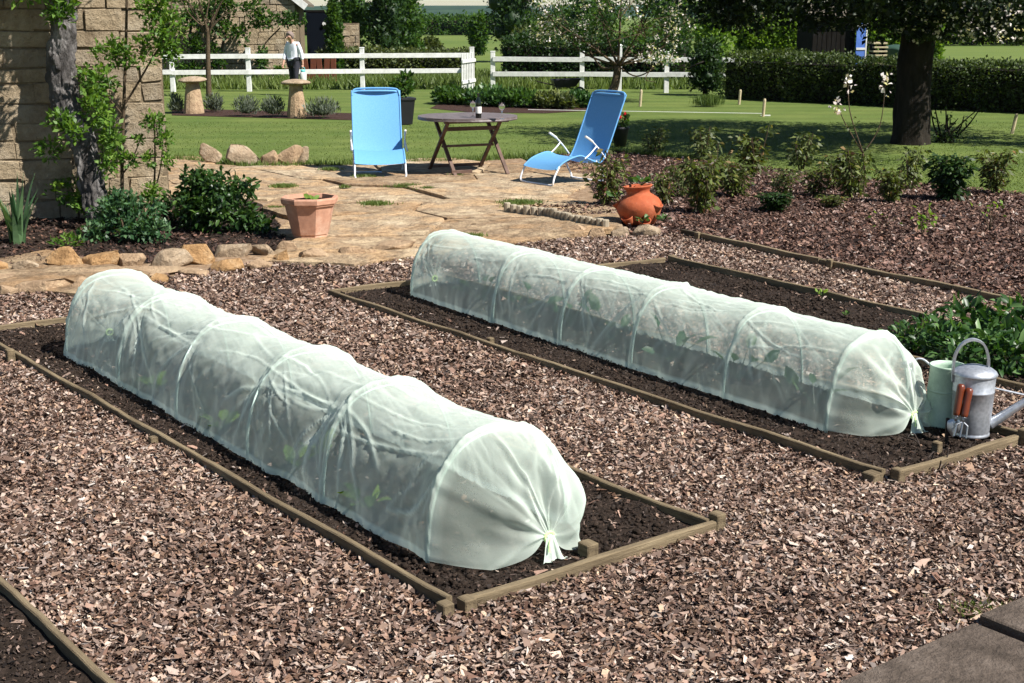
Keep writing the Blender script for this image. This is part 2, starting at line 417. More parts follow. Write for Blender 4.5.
def foliage(name, blobs, n, ln, wd, mat, parent=None, world=True, shell=.4, core=0.0, base=None, zmin=None, up=.25, outw=.45, droop=0, six=False, thr=.40):
    """blobs: list of (centre, radii); leaves in lobed clumps"""
    vol = np.array([r[0]*r[1]*r[2] for c, r in blobs])**.67; vol /= vol.sum()
    Ps = []; Ds = []; Cs = []
    for (c, r), w in zip(blobs, vol):
        k = max(8, int(n*w)); p, d = blobpts(c, r, k, shell)
        keep = fbm(p, 1.6/max(.12, float(np.mean(r))), 3, 3) > thr
        p = p[keep]; d = d[keep]
        Ps.append(p); Ds.append(d)
        Cs.append(np.full(len(p), rng.uniform(-.13, .13)))
    P = np.concatenate(Ps); D = np.concatenate(Ds); C = np.concatenate(Cs)
    if zmin is not None:
        k = P[:, 2] > zmin; P = P[k]; D = D[k]; C = C[k]
    V, F, m = leaves(P, ln, wd, D, outw, up, droop, six)
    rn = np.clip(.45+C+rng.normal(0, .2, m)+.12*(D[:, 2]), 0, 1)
    if six: rn = np.tile(rn, 3)
    if core > 0:  # solid blob added inside each clump to block light through the leaves
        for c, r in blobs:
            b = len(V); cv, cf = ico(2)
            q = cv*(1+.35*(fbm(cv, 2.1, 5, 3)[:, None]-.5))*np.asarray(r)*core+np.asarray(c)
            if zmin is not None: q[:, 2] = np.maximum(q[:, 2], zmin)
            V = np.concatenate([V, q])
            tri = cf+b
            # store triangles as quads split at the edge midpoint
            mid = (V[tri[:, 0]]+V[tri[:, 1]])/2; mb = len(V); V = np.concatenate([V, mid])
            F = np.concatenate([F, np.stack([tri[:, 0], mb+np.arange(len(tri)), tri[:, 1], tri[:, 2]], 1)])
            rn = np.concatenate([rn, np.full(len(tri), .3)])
    return mk(name, V, F, mat, parent, world and parent is not None, False, rn, base)
_ico = {}
def ico(sub):
    if sub in _ico: return _ico[sub]
    t = (1+5**.5)/2
    V = [(-1, t, 0), (1, t, 0), (-1, -t, 0), (1, -t, 0), (0, -1, t), (0, 1, t), (0, -1, -t), (0, 1, -t), (t, 0, -1), (t, 0, 1), (-t, 0, -1), (-t, 0, 1)]
    V = [Vector(v).normalized() for v in V]
    F = [(0, 11, 5), (0, 5, 1), (0, 1, 7), (0, 7, 10), (0, 10, 11), (1, 5, 9), (5, 11, 4), (11, 10, 2), (10, 7, 6), (7, 1, 8), (3, 9, 4), (3, 4, 2), (3, 2, 6), (3, 6, 8), (3, 8, 9), (4, 9, 5), (2, 4, 11), (6, 2, 10), (8, 6, 7), (9, 8, 1)]
    for _ in range(sub):
        c = {}; NF = []
        def mid(a, b):
            k = (min(a, b), max(a, b))
            if k not in c: V.append(((V[a]+V[b])/2).normalized()); c[k] = len(V)-1
            return c[k]
        for a, b, d in F:
            x, y, z = mid(a, b), mid(b, d), mid(d, a); NF += [(a, x, z), (b, y, x), (d, z, y), (x, y, z)]
        F = NF
    _ico[sub] = (np.array([tuple(v) for v in V]), np.array(F)); return _ico[sub]
def rockmesh(w, d, h, seed, cuts=11):
    r = np.random.default_rng(seed); V, F = ico(3); V = V.copy()
    for _ in range(cuts):
        n = r.normal(size=3); n[2] *= .8; n /= np.linalg.norm(n); c = r.uniform(.36, .74)
        q = V@n; k = q > c; V[k] -= np.outer(q[k]-c, n)
    V *= 1+.05*(fbm(V, 6, seed)[:, None]-.5)
    V = V/np.abs(V).max(0)
    V = V*np.array([w/2, d/2, h/2]); V[:, 2] += h/2
    return V, F
# ------------------------------------------------------------------ camera, sun, sky
cam = bpy.data.cameras.new('camera'); co = bpy.data.objects.new('camera', cam); COL.objects.link(co)
co.location = (0, 0, CH); co.rotation_euler = (R(90)-TH, 0, 0)
cam.sensor_width = 36; cam.lens = FOC/1024*36; cam.clip_end = 20000; cam.clip_start = .05
SC.camera = co
SUNV = Vector((.86, -.51, 1.10)).normalized()
el = math.asin(SUNV.z); az = math.atan2(SUNV.x, SUNV.y)
w = bpy.data.worlds.new('World'); SC.world = w; w.use_nodes = True
nt = w.node_tree; nt.nodes.clear()
sky = nt.nodes.new('ShaderNodeTexSky'); sky.sky_type = 'NISHITA'; sky.sun_disc = False
sky.sun_elevation = el; sky.sun_rotation = az; sky.air_density = 1.0; sky.dust_density = 0.0; sky.ozone_density = 1.5; sky.air_density = 1.0
bg = nt.nodes.new('ShaderNodeBackground'); bg.inputs[1].default_value = .05
wo = nt.nodes.new('ShaderNodeOutputWorld')
nt.links.new(sky.outputs[0], bg.inputs[0]); nt.links.new(bg.outputs[0], wo.inputs[0])
sl = bpy.data.lights.new('sun', 'SUN'); sl.energy = 5.0; sl.angle = R(.53); sl.color = (1, .96, .9)
so = bpy.data.objects.new('sun', sl); COL.objects.link(so)
so.rotation_euler = SUNV.to_track_quat('Z', 'Y').to_euler()
SC.view_settings.view_transform = 'Standard'; SC.view_settings.look = 'None'
SC.view_settings.exposure = 0.93; SC.view_settings.gamma = 1; SC.view_settings.use_curve_mapping = False
SC.cycles.max_bounces = 8; SC.cycles.transparent_max_bounces = 16; SC.cycles.diffuse_bounces = 3
SC.cycles.caustics_reflective = False; SC.cycles.caustics_refractive = False
SC.cycles.use_denoising = True
SC.cycles.use_adaptive_sampling = True; SC.cycles.adaptive_threshold = .015

# ------------------------------------------------------------------ geometry of the beds
def V2(x, y): return Vector((x, y, 0))
B1 = dict(c=V2(-.21, 4.41), u=V2(-.610, .792).normalized(), L=5.27, w=V2(.794, .608).normalized(), wd=1.24)
B2 = dict(c=V2(1.64, 5.77), u=V2(-.585, .811).normalized(), L=5.06, w=V2(.812, .584).normalized(), wd=1.0)
B3 = dict(c=V2(1.30, 11.30)+V2(.55, -.835)*5.2+V2(-.835, -.55)*1.0, u=V2(-.55, .835).normalized(), L=5.2, w=V2(.835, .55).normalized(), wd=1.0)
B4 = dict(c=V2(-1.28, 3.89)+V2(.615, -.789)*.5+V2(-.789, -.615)*1.2, u=V2(-.615, .789).normalized(), L=2.6, w=V2(.789, .615).normalized(), wd=1.2)
def bedpt(b, s, t, z=0.0): return b['c']+b['u']*s+b['w']*t+Vector((0, 0, z))
def inbed(P, b, m=0.0):
    d = P[:, :2]-np.array(b['c'])[:2]
    s = d@np.array(b['u'])[:2]; t = d@np.array(b['w'])[:2]
    return (s > -m) & (s < b['L']+m) & (t > -m) & (t < b['wd']+m)
def inpoly(P, poly):
    x, y = P[:, 0], P[:, 1]; r = np.zeros(len(P), bool); n = len(poly)
    for i in range(n):
        x1, y1 = poly[i][0], poly[i][1]; x2, y2 = poly[(i+1) % n][0], poly[(i+1) % n][1]
        c = ((y1 > y) != (y2 > y)) & (x < (x2-x1)*(y-y1)/((y2-y1) if abs(y2-y1) > 1e-9 else 1e-9)+x1)
        r ^= c
    return r
def px(l, z=0): return [G(a, b, z) for a, b in l]
# outlines on the ground
chip_edge = px([(-60, 297), (60, 290), (95, 284), (150, 281), (200, 273), (235, 266), (290, 262), (400, 250), (480, 244), (560, 240), (608, 238), (645, 235), (682, 236)])
border = px([(682, 236), (700, 240.5), (820, 266), (953, 293), (1024, 309)])
border.append(border[-1]+(border[-1]-border[-2]).normalized()*4)
chip_poly = [Vector((-9, 2.0, 0)), Vector((-9, 9.6, 0))]+chip_edge+border[1:]+[Vector((8, 2, 0))]
mulch_poly = px([(682, 236), (645, 235), (606, 231), (570, 222), (540, 214), (505, 208), (560, 207), (600, 205), (592, 190), (585, 178), (560, 168), (530, 163), (545, 157), (614, 153), (712, 163), (800, 173), (871, 180), (960, 188), (1024, 195)])
mulch_poly += [Vector((9, 13.6, 0)), Vector((9.5, 5, 0))]+border[::-1][:-1]
lawn_edge = px([(-200, 165), (60, 163), (175, 161), (250, 168), (320, 167), (380, 165), (440, 164), (520, 159), (545, 157), (614, 153), (712, 163), (800, 173), (871, 180), (960, 188), (1024, 195)])+[Vector((9, 13.6, 0)), Vector((20, 9, 0))]
lbed_poly = px([(-200, 272), (60, 266), (150, 264), (215, 257), (290, 250), (282, 228), (262, 205), (225, 192), (172, 193), (150, 195), (-200, 205)])

def flat(name, poly, mat, z, kind='structure', lab=None):
    import mathutils.geometry as mg
    tri = mg.tessellate_polygon([[Vector((p[0], p[1], 0)) for p in poly]])
    o = mk(name, [(p[0], p[1], z) for p in poly], [tuple(t) for t in tri], mat)
    me = o.data
    for p in me.polygons:
        if p.normal.z < 0: p.flip()
    return tag(o, kind=kind)
# ground sheet
mk_g = []
gx = np.array([-4300, -1500, -500, -200, -90, -40, -15, 0, 15, 40, 90, 200, 500, 1500, 4300.]); gy = np.array([-40, 0, 20, 48, 60, 75, 95, 130, 180, 260, 400, 800, 1500, 2500, 4300.])
X, Y = np.meshgrid(gx, gy); Z = np.full_like(X, -.06)
F = np.array([(j*15+i, j*15+i+1, (j+1)*15+i+1, (j+1)*15+i) for j in range(14) for i in range(14)])
tag(mk('ground', np.stack([X, Y, Z], -1).reshape(-1, 3), F, M['field']), kind='structure')
lp = [Vector((-30, 50, 0)), Vector((-30, lawn_edge[0].y, 0))]+lawn_edge+[Vector((32, 9, 0)), Vector((32, 50, 0))]
flat('lawn', lp, M['lawn'], -.012)
flat('path', chip_poly, M['chip_base'], 0.0)
flat('mulch_ground', mulch_poly, M['mulch_base'], .006)
flat('planting_ground', lbed_poly, M['soil'], .008)

# far hill: a low wooded ridge
hx = np.linspace(-3000, 3000, 61)
hz = 18+10*fbm(np.stack([hx*.002, hx*0, hx*0], 1), 1, 3)
Vh = []
for i, x in enumerate(hx):
    Vh += [(x, 2400, -.06), (x, 2700, hz[i]*.75), (x, 3100, hz[i]), (x, 3700, -.06)]
Fh = [(4*i+k, 4*(i+1)+k, 4*(i+1)+k+1, 4*i+k+1) for i in range(60) for k in range(3)]
tag(mk('hills', Vh, Fh, M['hill'], smooth=True), kind='structure')

# patio: an underlay and irregular sandstone slabs on it
patio_poly = px([(-200, 300), (60, 291), (95, 285), (150, 282), (200, 274), (235, 267), (290, 263), (400, 251), (480, 245), (560, 241), (608, 239), (560, 222), (505, 209), (600, 206), (592, 190), (585, 178), (560, 168), (530, 163), (520, 158), (440, 163), (380, 164), (320, 166), (250, 167), (175, 160), (60, 162), (-200, 164)])
flat('patio_bed', patio_poly, M['grit'], .004)
def clip_halfplane(poly, n, c):
    out = []
    for i in range(len(poly)):
        a = poly[i]; b = poly[(i+1) % len(poly)]; da = a@n-c; db = b@n-c
        if da <= 0: out.append(a)
        if (da < 0) != (db < 0) and abs(da-db) > 1e-9: out.append(a+(b-a)*(da/(da-db)))
    return out
seeds = []
for y in np.arange(9.6, 21.5, 1.25):
    for x in np.arange(-9, 3.5, 1.8):
        seeds.append((x+rng.uniform(-.7, .7)+.6*(int(y*10) % 2), y+rng.uniform(-.42, .42)))
seeds = np.array(seeds); sv = []; sf = []
ins = inpoly(seeds, patio_poly) & ~inpoly(seeds, lbed_poly)
for k, s in enumerate(seeds):
    if not ins[k]: continue
    poly = [s+np.array(q) for q in ((-2, -1.5), (2, -1.5), (2, 1.5), (-2, 1.5))]
    dd = np.linalg.norm((seeds-s)*[1, 1], axis=1)
    for j in np.argsort(dd)[1:14]:
        n = seeds[j]-s; L = np.linalg.norm(n); n = n/L
        poly = clip_halfplane(poly, n, (s@n)+L/2-rng.uniform(.006, .022))
        if len(poly) < 3: break
    if len(poly) < 3: continue
    if rng.uniform() < .04: continue
    # densify the outline and roughen it
    pts = []
    for i in range(len(poly)):
        a, b = poly[i], poly[(i+1) % len(poly)]; m = max(1, int(np.linalg.norm(b-a)/.13))
        for q in range(m): pts.append(a+(b-a)*q/m)
    pts = np.array(pts); cen = pts.mean(0)
    pr = pts+(pts-cen)*(.06*(fbm(np.c_[pts, pts[:, 0]*0], 5, 2)[:, None]-.5)*2)
    h = .015+rng.uniform(0, .03); tilt = rng.normal(0, .008, 2); n = len(pts)
    z = h+(pr-cen)@tilt
    b = len(sv); inn = cen+(pr-cen)*.955
    sv += [(x, y, .0) for x, y in pr]+[(x, y, zz-.006) for (x, y), zz in zip(pr, z)]+[(x, y, zz) for (x, y), zz in zip(inn, z)]
    mid = cen+(pr-cen)*.5
    sv += [(x, y, zz+rng.normal(0, .004)) for (x, y), zz in zip(mid, z)]+[(cen[0], cen[1], h)]
    for r_ in range(3):
        for i in range(n):
            j = (i+1) % n; sf.append((b+r_*n+i, b+r_*n+j, b+r_*n+n+j, b+r_*n+n+i))
    for i in range(n): sf.append((b+3*n+i, b+3*n+(i+1) % n, b+4*n))
def m_patio():
    m, nt, out = newmat('patio_flags')
    v = coord(nt)
    n = noise(nt, 1.6, 8, .7, v); n2 = noise(nt, 22, 6, .75, v); n3 = noise(nt, 5, 5, .7, v)
    g = N(nt, 'NewGeometry')
    c = ramp(nt, [(.28, (.34, .225, .125)), (.42, (.48, .335, .195)), (.52, (.33, .25, .165)), (.6, (.49, .385, .25)), (.72, (.55, .46, .33))], n.outputs[0]).outputs[0]
    isl = ramp(nt, [(0, (.72, .66, .62)), (.5, (1, .95, .9)), (1, (1.1, 1.12, 1.15))], g.outputs['Random Per Island']).outputs[0]
    c = mixc(nt, .9, c, isl, 'MULTIPLY')
    c = mixc(nt, .75, c, ramp(nt, [(.34, (.4, .36, .33)), (.5, (1, 1, 1))], n3.outputs[0]).outputs[0], 'MULTIPLY')
    c = mixc(nt, .65, c, ramp(nt, [(.35, (.4, .38, .36)), (.56, (1.1, 1.1, 1.1))], n2.outputs[0]).outputs[0], 'MULTIPLY')
    principled(nt, out, c, .9, 0, .12, bump(nt, n2.outputs[0], .02, 1, bump(nt, n3.outputs[0], .06).outputs[0]).outputs[0])
    return m
tag(mk('patio', sv, sf, m_patio()), kind='structure')

# ------------------------------------------------------------------ loose chips, mulch, crumbs
def chips(name, P, size, mat, lift=.012, tilt=.38, bright=0.0, kind='stuff'):
    n = len(P)
    a = rng.uniform(0, 2*np.pi, n); L = size*np.clip(rng.lognormal(0, .5, n), .3, 2.5); wd = L**.7*size**.3*rng.uniform(.2, .72, n)
    d = np.stack([np.cos(a), np.sin(a), rng.normal(0, tilt, n)], 1); d = unit(d)
    nn = np.stack([rng.normal(0, tilt, n), rng.normal(0, tilt, n), np.ones(n)], 1)
    nn = unit(nn-d*np.sum(nn*d, 1, keepdims=True)); s = np.cross(nn, d)
    C = np.c_[P[:, :2], P[:, 2]+lift*rng.uniform(.1, 1, n)]
    L = L[:, None]/2; wd = wd[:, None]/2
    j = lambda: rng.uniform(.3, 1.15, (n, 1))
    bend = nn*wd*rng.uniform(-.4, .5, (n, 1))
    V = np.stack([C-d*L*j()-s*wd*j(), C+d*L*j()-s*wd*j()+bend, C+d*L*j()+s*wd*j(), C-d*L*j()+s*wd*j()+bend], 1)
    V[:, :, 2] = np.maximum(V[:, :, 2], P[:, 2][:, None]+.001)
    patch = fbm(np.c_[P[:, :2], P[:, 0]*0], 1.3, 4, 3)
    rn = np.clip(rng.beta(2.1, 2.4, n)+.28*(patch-.5)+bright, 0, 1)
    ACC.setdefault((name, mat.name), []).append((V.reshape(-1, 3), rn))
ACC = {}
def flush_chips():
    for (name, mn), l in ACC.items():
        V = np.concatenate([a for a, _ in l]); rn = np.concatenate([b for _, b in l])
        tag(mk(name, V, np.arange(len(V)).reshape(-1, 4), bpy.data.materials[mn], rnd=rn), kind='stuff')
def scatter(y0, y1, dens, m=.45):
    """points over the ground the camera and a step to its side can see"""
    out = []
    for y in np.arange(y0, y1, .5):
        hw = y*.375+m; n = int(dens*2*hw*.5)
        out.append(np.stack([rng.uniform(-hw, hw, n), rng.uniform(y, min(y+.5, y1), n), np.zeros(n)], 1))
    return np.concatenate(out)
Pc = np.concatenate([scatter(3.3, 5.5, 13000), scatter(5.5, 7.5, 10000), scatter(7.5, 10, 6500), scatter(10, 13, 4500)])
k = inpoly(Pc, chip_poly)
slabJ = V2(1.53, 4.26); e_ = V2(.795, .607); f_ = V2(.607, -.795)
sd = (Pc[:, :2]-np.array(slabJ)[:2])@np.array(f_)[:2]
k &= (sd < .02+.05*rng.normal(size=len(Pc))**2*.3)
for b in (B1, B2, B3, B4): k &= ~inbed(Pc, b, .01)
Pc = Pc[k]; Pc[:, 2] = .008*fbm(Pc, 3, 2)
far = Pc[:, 1] > 7.5
chips('wood_chips', Pc[~far], .021, M['chips'], .02, .5)
chips('wood_chips', Pc[far], .026, M['chips'], .022, .5)
# a few large splinters
Pl = scatter(3.4, 9, 9); kk = inpoly(Pl, chip_poly)
for b in (B1, B2, B3, B4): kk &= ~inbed(Pl, b, .05)
kk &= ((Pl[:, :2]-np.array(slabJ)[:2])@np.array(f_)[:2]) < 0
Pl = Pl[kk]; Pl[:, 2] = .012
chips('wood_chips', Pl, .06, M['chips'], .012, .15, .2)

Pm = np.concatenate([scatter(8, 12, 3300, 1), scatter(12, 16, 2300, 1), scatter(16, 21, 1200, 1)])
Pm = Pm[inpoly(Pm, mulch_poly)]; Pm[:, 2] = .01
chips('bark_mulch', Pm, .034, M['mulch'], .026, .5)

def soil_bed(b, z=.012, seed=0, rough=.02):
    n1 = int(b['L']/.03); n2 = int(b['wd']/.03)
    s, t = np.meshgrid(np.linspace(.0, b['L'], n1), np.linspace(.0, b['wd'], n2))
    P = np.array(b['c'])[None]+s.ravel()[:, None]*np.array(b['u'])[None]+t.ravel()[:, None]*np.array(b['w'])[None]
    P[:, 2] = z+rough*(fbm(P, 9, seed, 4)-.5)*1.6+rough*1.4*(fbm(P, 2.2, seed+9, 2)-.5)
    F = np.array([(j*n1+i, j*n1+i+1, (j+1)*n1+i+1, (j+1)*n1+i) for j in range(n2-1) for i in range(n1-1)])
    o = mk('soil', P, F, M['soil'], smooth=True); tag(o, kind='structure')
    for p in o.data.polygons[:1]:
        if p.normal.z < 0: o.data.flip_normals()
    return P
for i, (b, den) in enumerate(((B1, 5500), (B2, 4500), (B3, 3000), (B4, 5500))):
    P = soil_bed(b, seed=i*5)
    n = int(b['L']*b['wd']*den)
    idx = rng.integers(0, len(P), n); Q = P[idx]+np.c_[rng.uniform(-.02, .02, (n, 2)), np.zeros(n)]
    Q = Q[inbed(Q, b, -.03)]
    chips('soil_crumbs', Q, .013, M['soil_bits'], .012, .8)
    dd_ = Q[:, :2]-np.array(b['c'])[:2]; ss = dd_@np.array(b['u'])[:2]; tt = dd_@np.array(b['w'])[:2]
    ed = np.minimum(np.minimum(ss, b['L']-ss), np.minimum(tt, b['wd']-tt))
    q = Q[rng.random(len(Q)) < .02+.22*np.exp(-ed/.06)]
    chips('wood_chips', q, .024, M['chips'], .014, .4)
Pp = scatter(10.5, 14.5, 900, 2); Pp = Pp[inpoly(Pp, lbed_poly)]; Pp[:, 2] = .01
chips('planting_crumbs', Pp, .035, M['mulch'], .018, .5, -.22)
# clods: little faceted lumps in the soil beds
def clods(P, size, mat, name='soil_clods'):
    cv, cf = ico(0); n = len(P)
    s = size*np.clip(rng.lognormal(0, .5, n), .3, 2.6)
    V = cv[None]*s[:, None, None]*(1+.4*rng.normal(size=(n, 12, 1)).clip(-1, 1)*.6)*np.array([1, 1, .7]) + P[:, None]
    F = (cf[None]+12*np.arange(n)[:, None, None]).reshape(-1, 3)
    return tag(mk(name, V.reshape(-1, 3), F, mat), kind='stuff')
Q = []
for b, n in ((B1, 6500), (B2, 5200), (B3, 5000), (B4, 1500)):
    s = rng.uniform(.03, b['L']-.03, n); t = rng.uniform(.03, b['wd']-.03, n)
    P = np.array(b['c'])[None]+s[:, None]*np.array(b['u'])[None]+t[:, None]*np.array(b['w'])[None]; P[:, 2] = .014
    Q.append(P)
clods(np.concatenate(Q), .0075, M['soil'])

# grass blades: the rough edge of the lawn and short blades over it
GACC = {}
def flush_blades():
    for name, l in GACC.items():
        V = np.concatenate([a for a, _ in l]); rn = np.concatenate([b for _, b in l])
        tag(mk(name, V, np.arange(len(V)).reshape(-1, 3), M['grass'], rnd=rn), kind='stuff')
def blades(P, h, wdt, name='grass'):
    n = len(P); a = rng.uniform(0, 2*np.pi, n); s = np.stack([np.cos(a), np.sin(a), 0*a], 1)
    hh = h*rng.uniform(.5, 1.3, (n, 1)); l = np.stack([rng.normal(0, .35, n), rng.normal(0, .35, n), np.ones(n)], 1)
    V = np.stack([P-s*wdt, P+s*wdt, P+l*hh], 1)
    V[:, 2, 2] = P[:, 2]+hh[:, 0]
    rn = np.clip(.35+.5*fbm(np.c_[P[:, :2], 0*a], .8, 8, 3)+rng.normal(0, .09, n), 0, 1)
    GACC.setdefault(name, []).append((V.reshape(-1, 3), rn))
Pg = np.concatenate([scatter(13.5, 20, 520, 1.5), scatter(20, 27, 140, 1.5)])
Pg = Pg[inpoly(Pg, lp)]; Pg[:, 2] = -.012
blades(Pg, .018, .008)
# the longer uncut fringe along the patio and the mulch
Pe = []
for i in range(len(lawn_edge)-2):
    a, b = lawn_edge[i], lawn_edge[i+1]; L = (b-a).length; n = int(L*500)
    t = rng.uniform(0, 1, n)[:, None]; q = np.array(a)[None]+(np.array(b-a))[None]*t
    q[:, 1] += rng.exponential(.16, n); q[:, 2] = -.012; Pe.append(q)
Pe = np.concatenate(Pe); Pe = Pe[Pe[:, 0] < 2.9]
blades(Pe, .095, .009)
# verge of rough growth under the fence and behind it
Pv = np.stack([rng.uniform(-16, 7, 30000), rng.uniform(39.2, 47, 30000), np.full(30000, -.012)], 1)
blades(Pv, .3, .03, 'rough_grass')
# grass tufts between the patio slabs
tuft = []
for x, y, w_, n in ((284, 189, 14, 500), (374, 207, 16, 600), (330, 172, 10, 300), (364, 179, 12, 350), (405, 189, 16, 350), (427, 192, 8, 250), (520, 206, 22, 900), (470, 240, 14, 300), (275, 212, 10, 350), (456, 178, 8, 150), (512, 210, 10, 200), (345, 190, 6, 120)):
    c = G(x, y); r_ = w_/1378*c.y
    q = rng.normal(size=(n, 2))*np.array([r_*.45, r_*.35]); tuft.append(np.c_[q+np.array(c)[:2], np.full(n, .03)])
blades(np.concatenate(tuft), .035, .008, 'grass_tufts')
# low weeds at the path edge by the slabs
q = G(985, 613); qq = np.c_[np.array(q)[:2]+rng.normal(size=(260, 2))*[.09, .05], np.full(260, .01)]
blades(qq, .02, .004, 'grass_tufts')

flush_chips(); flush_blades()
# ------------------------------------------------------------------ timber edgings
def board(par, p, q, th, h, z0, mat, name='board', seed=0, cuts=None):
    """one plank from p to q on the ground, its own object with the grain along local x"""
    p = Vector(p); q = Vector(q); d = q-p; L = d.length; a = math.atan2(d.y, d.x)
    r = np.random.default_rng(seed+int(L*977)); n = max(2, int(L/.12))
    V = []; F = []
    for i in range(n+1):
        x = L*i/n; oy = .006*math.sin(x*1.3+seed)+r.normal(0, .0012); oz = .006*math.sin(x*.9+seed*2)+r.normal(0, .0012)
        t = th/2; b = .004
        ring = [(-t+b, h), (t-b, h), (t, h-b), (t, b), (t-b, 0), (-t+b, 0), (-t, b), (-t, h-b)]
        V += [(x, y+oy+.004*math.sin(x*5+seed), z+(oz+.003*math.sin(x*7+seed*3))*(z > .01)) for y, z in ring]
    for i in range(n):
        for k in range(8):
            l = (k+1) % 8; F.append((i*8+k, (i+1)*8+k, (i+1)*8+l, i*8+l))
    F.append(tuple(range(8))); F.append(tuple(n*8+k for k in range(7, -1, -1)))
    o = mk(name, V, F, mat); o.parent = par
    Mw = Matrix.Translation(Vector((p.x, p.y, z0))) @ Matrix.Rotation(a, 4, 'Z')
    o.matrix_basis = wmat(par).inverted() @ Mw
    return o
def stake(par, p, s, h, rz, mat, z0=-.05):
    mb = MB().box((0, 0, (h+z0)/2), (s, s*.9, h-z0), rz=0, bev=.004)
    o = mb.build('stake', mat, par); Mw = Matrix.Translation(Vector((p[0], p[1], 0))) @ Matrix.Rotation(rz, 4, 'Z')
    o.matrix_basis = wmat(par).inverted() @ Mw
    return o
def frame(b, label, group, th=.026, h=.074, front=True, stakes=(), z0=-.02, sides='lrnf', zs=None):
    t = thing('timber_edging', label, 'bed edging', tuple(b['c']), 0, group)
    a = math.atan2(b['u'].y, b['u'].x); H = h
    if 'l' in sides: board(t, bedpt(b, -.0, 0), bedpt(b, b['L'], 0), th, H, z0, M['board'], seed=1)
    if 'r' in sides: board(t, bedpt(b, -.0, b['wd']), bedpt(b, b['L'], b['wd']), th, H, z0, M['board'], seed=5)
    if 'n' in sides: board(t, bedpt(b, -.022, .03), bedpt(b, -.022, b['wd']+.012), th*1.15, H*.93, z0+.002, M['board'], seed=3)
    if 'f' in sides: board(t, bedpt(b, b['L']+.022, .02), bedpt(b, b['L']+.022, b['wd']-.02), th, H*.95, z0+.002, M['board'], seed=8)
    for s_, w_, sz, hh in stakes: stake(t, bedpt(b, s_, w_), sz, hh, a, M['board'])
    return t
frame(B1, 'low timber edging of the nearest net-covered bed, its corner pointing at the viewer', 'timber bed edgings', stakes=((-.03, -.045, .05, .058), (-.045, .035, .055, .06), (-.012, 1.285, .055, .075), (.07, .68, .062, .07), (4.45, -.05, .05, .085), (2.4, -.045, .04, .05)))
frame(B2, 'low timber edging of the farther net-covered bed beside the watering cans', 'timber bed edgings', stakes=((.02, -.055, .07, .05), (-.05, .03, .05, .07), (-.05, .96, .06, .085), (.12, .52, .04, .06), (3.1, .05, .04, .06)))
frame(B3, 'low timber edging of the uncovered soil bed with leafy vegetables at one end', 'timber bed edgings', sides='lrf', stakes=((5.2, 1.05, .05, .06),))
frame(B4, 'low timber edging of the bare bed cut off by the bottom left corner', 'timber bed edgings', sides='r')
t = thing('timber_edging', 'long timber strip between the chipped path and the shrub bed', 'bed edging', tuple(border[0]), 0, 'timber bed edgings')
for i in range(len(border)-1):
    board(t, border[i], border[i+1]-(border[i+1]-border[i]).normalized()*.006, .035, .085, -.02, M['board_dark'] if i == 0 else M['board'], seed=i)
for a, b in ((700, 240), (832, 268)):
    p = G(a, b); stake(t, (p.x-.03, p.y-.04), .05, .08, 1, M['board'])

# paving slabs, bottom right
for k, (a, b, z, lab) in enumerate(((-1.2, -.012, .04, 'grey-brown paving slab at the bottom right, the one with the longer edge along the chips'), (.02, .95, .055, 'grey paving slab cut off by the right edge below the dark joint'))):
    c = slabJ+e_*((a+b)/2)+f_*.5; mb = MB().box((0, 0, 0), (b-a, .96, .05), bev=.006)
    o = mb.build('paving_slab', M['slab']); o.location = (c.x, c.y, z-.025); o.rotation_euler = (0, R(.6)*(k-.5), math.atan2(e_.y, e_.x)+(.0, -.02)[k])
    tag(o, lab, 'paving slab', 'paving slabs')

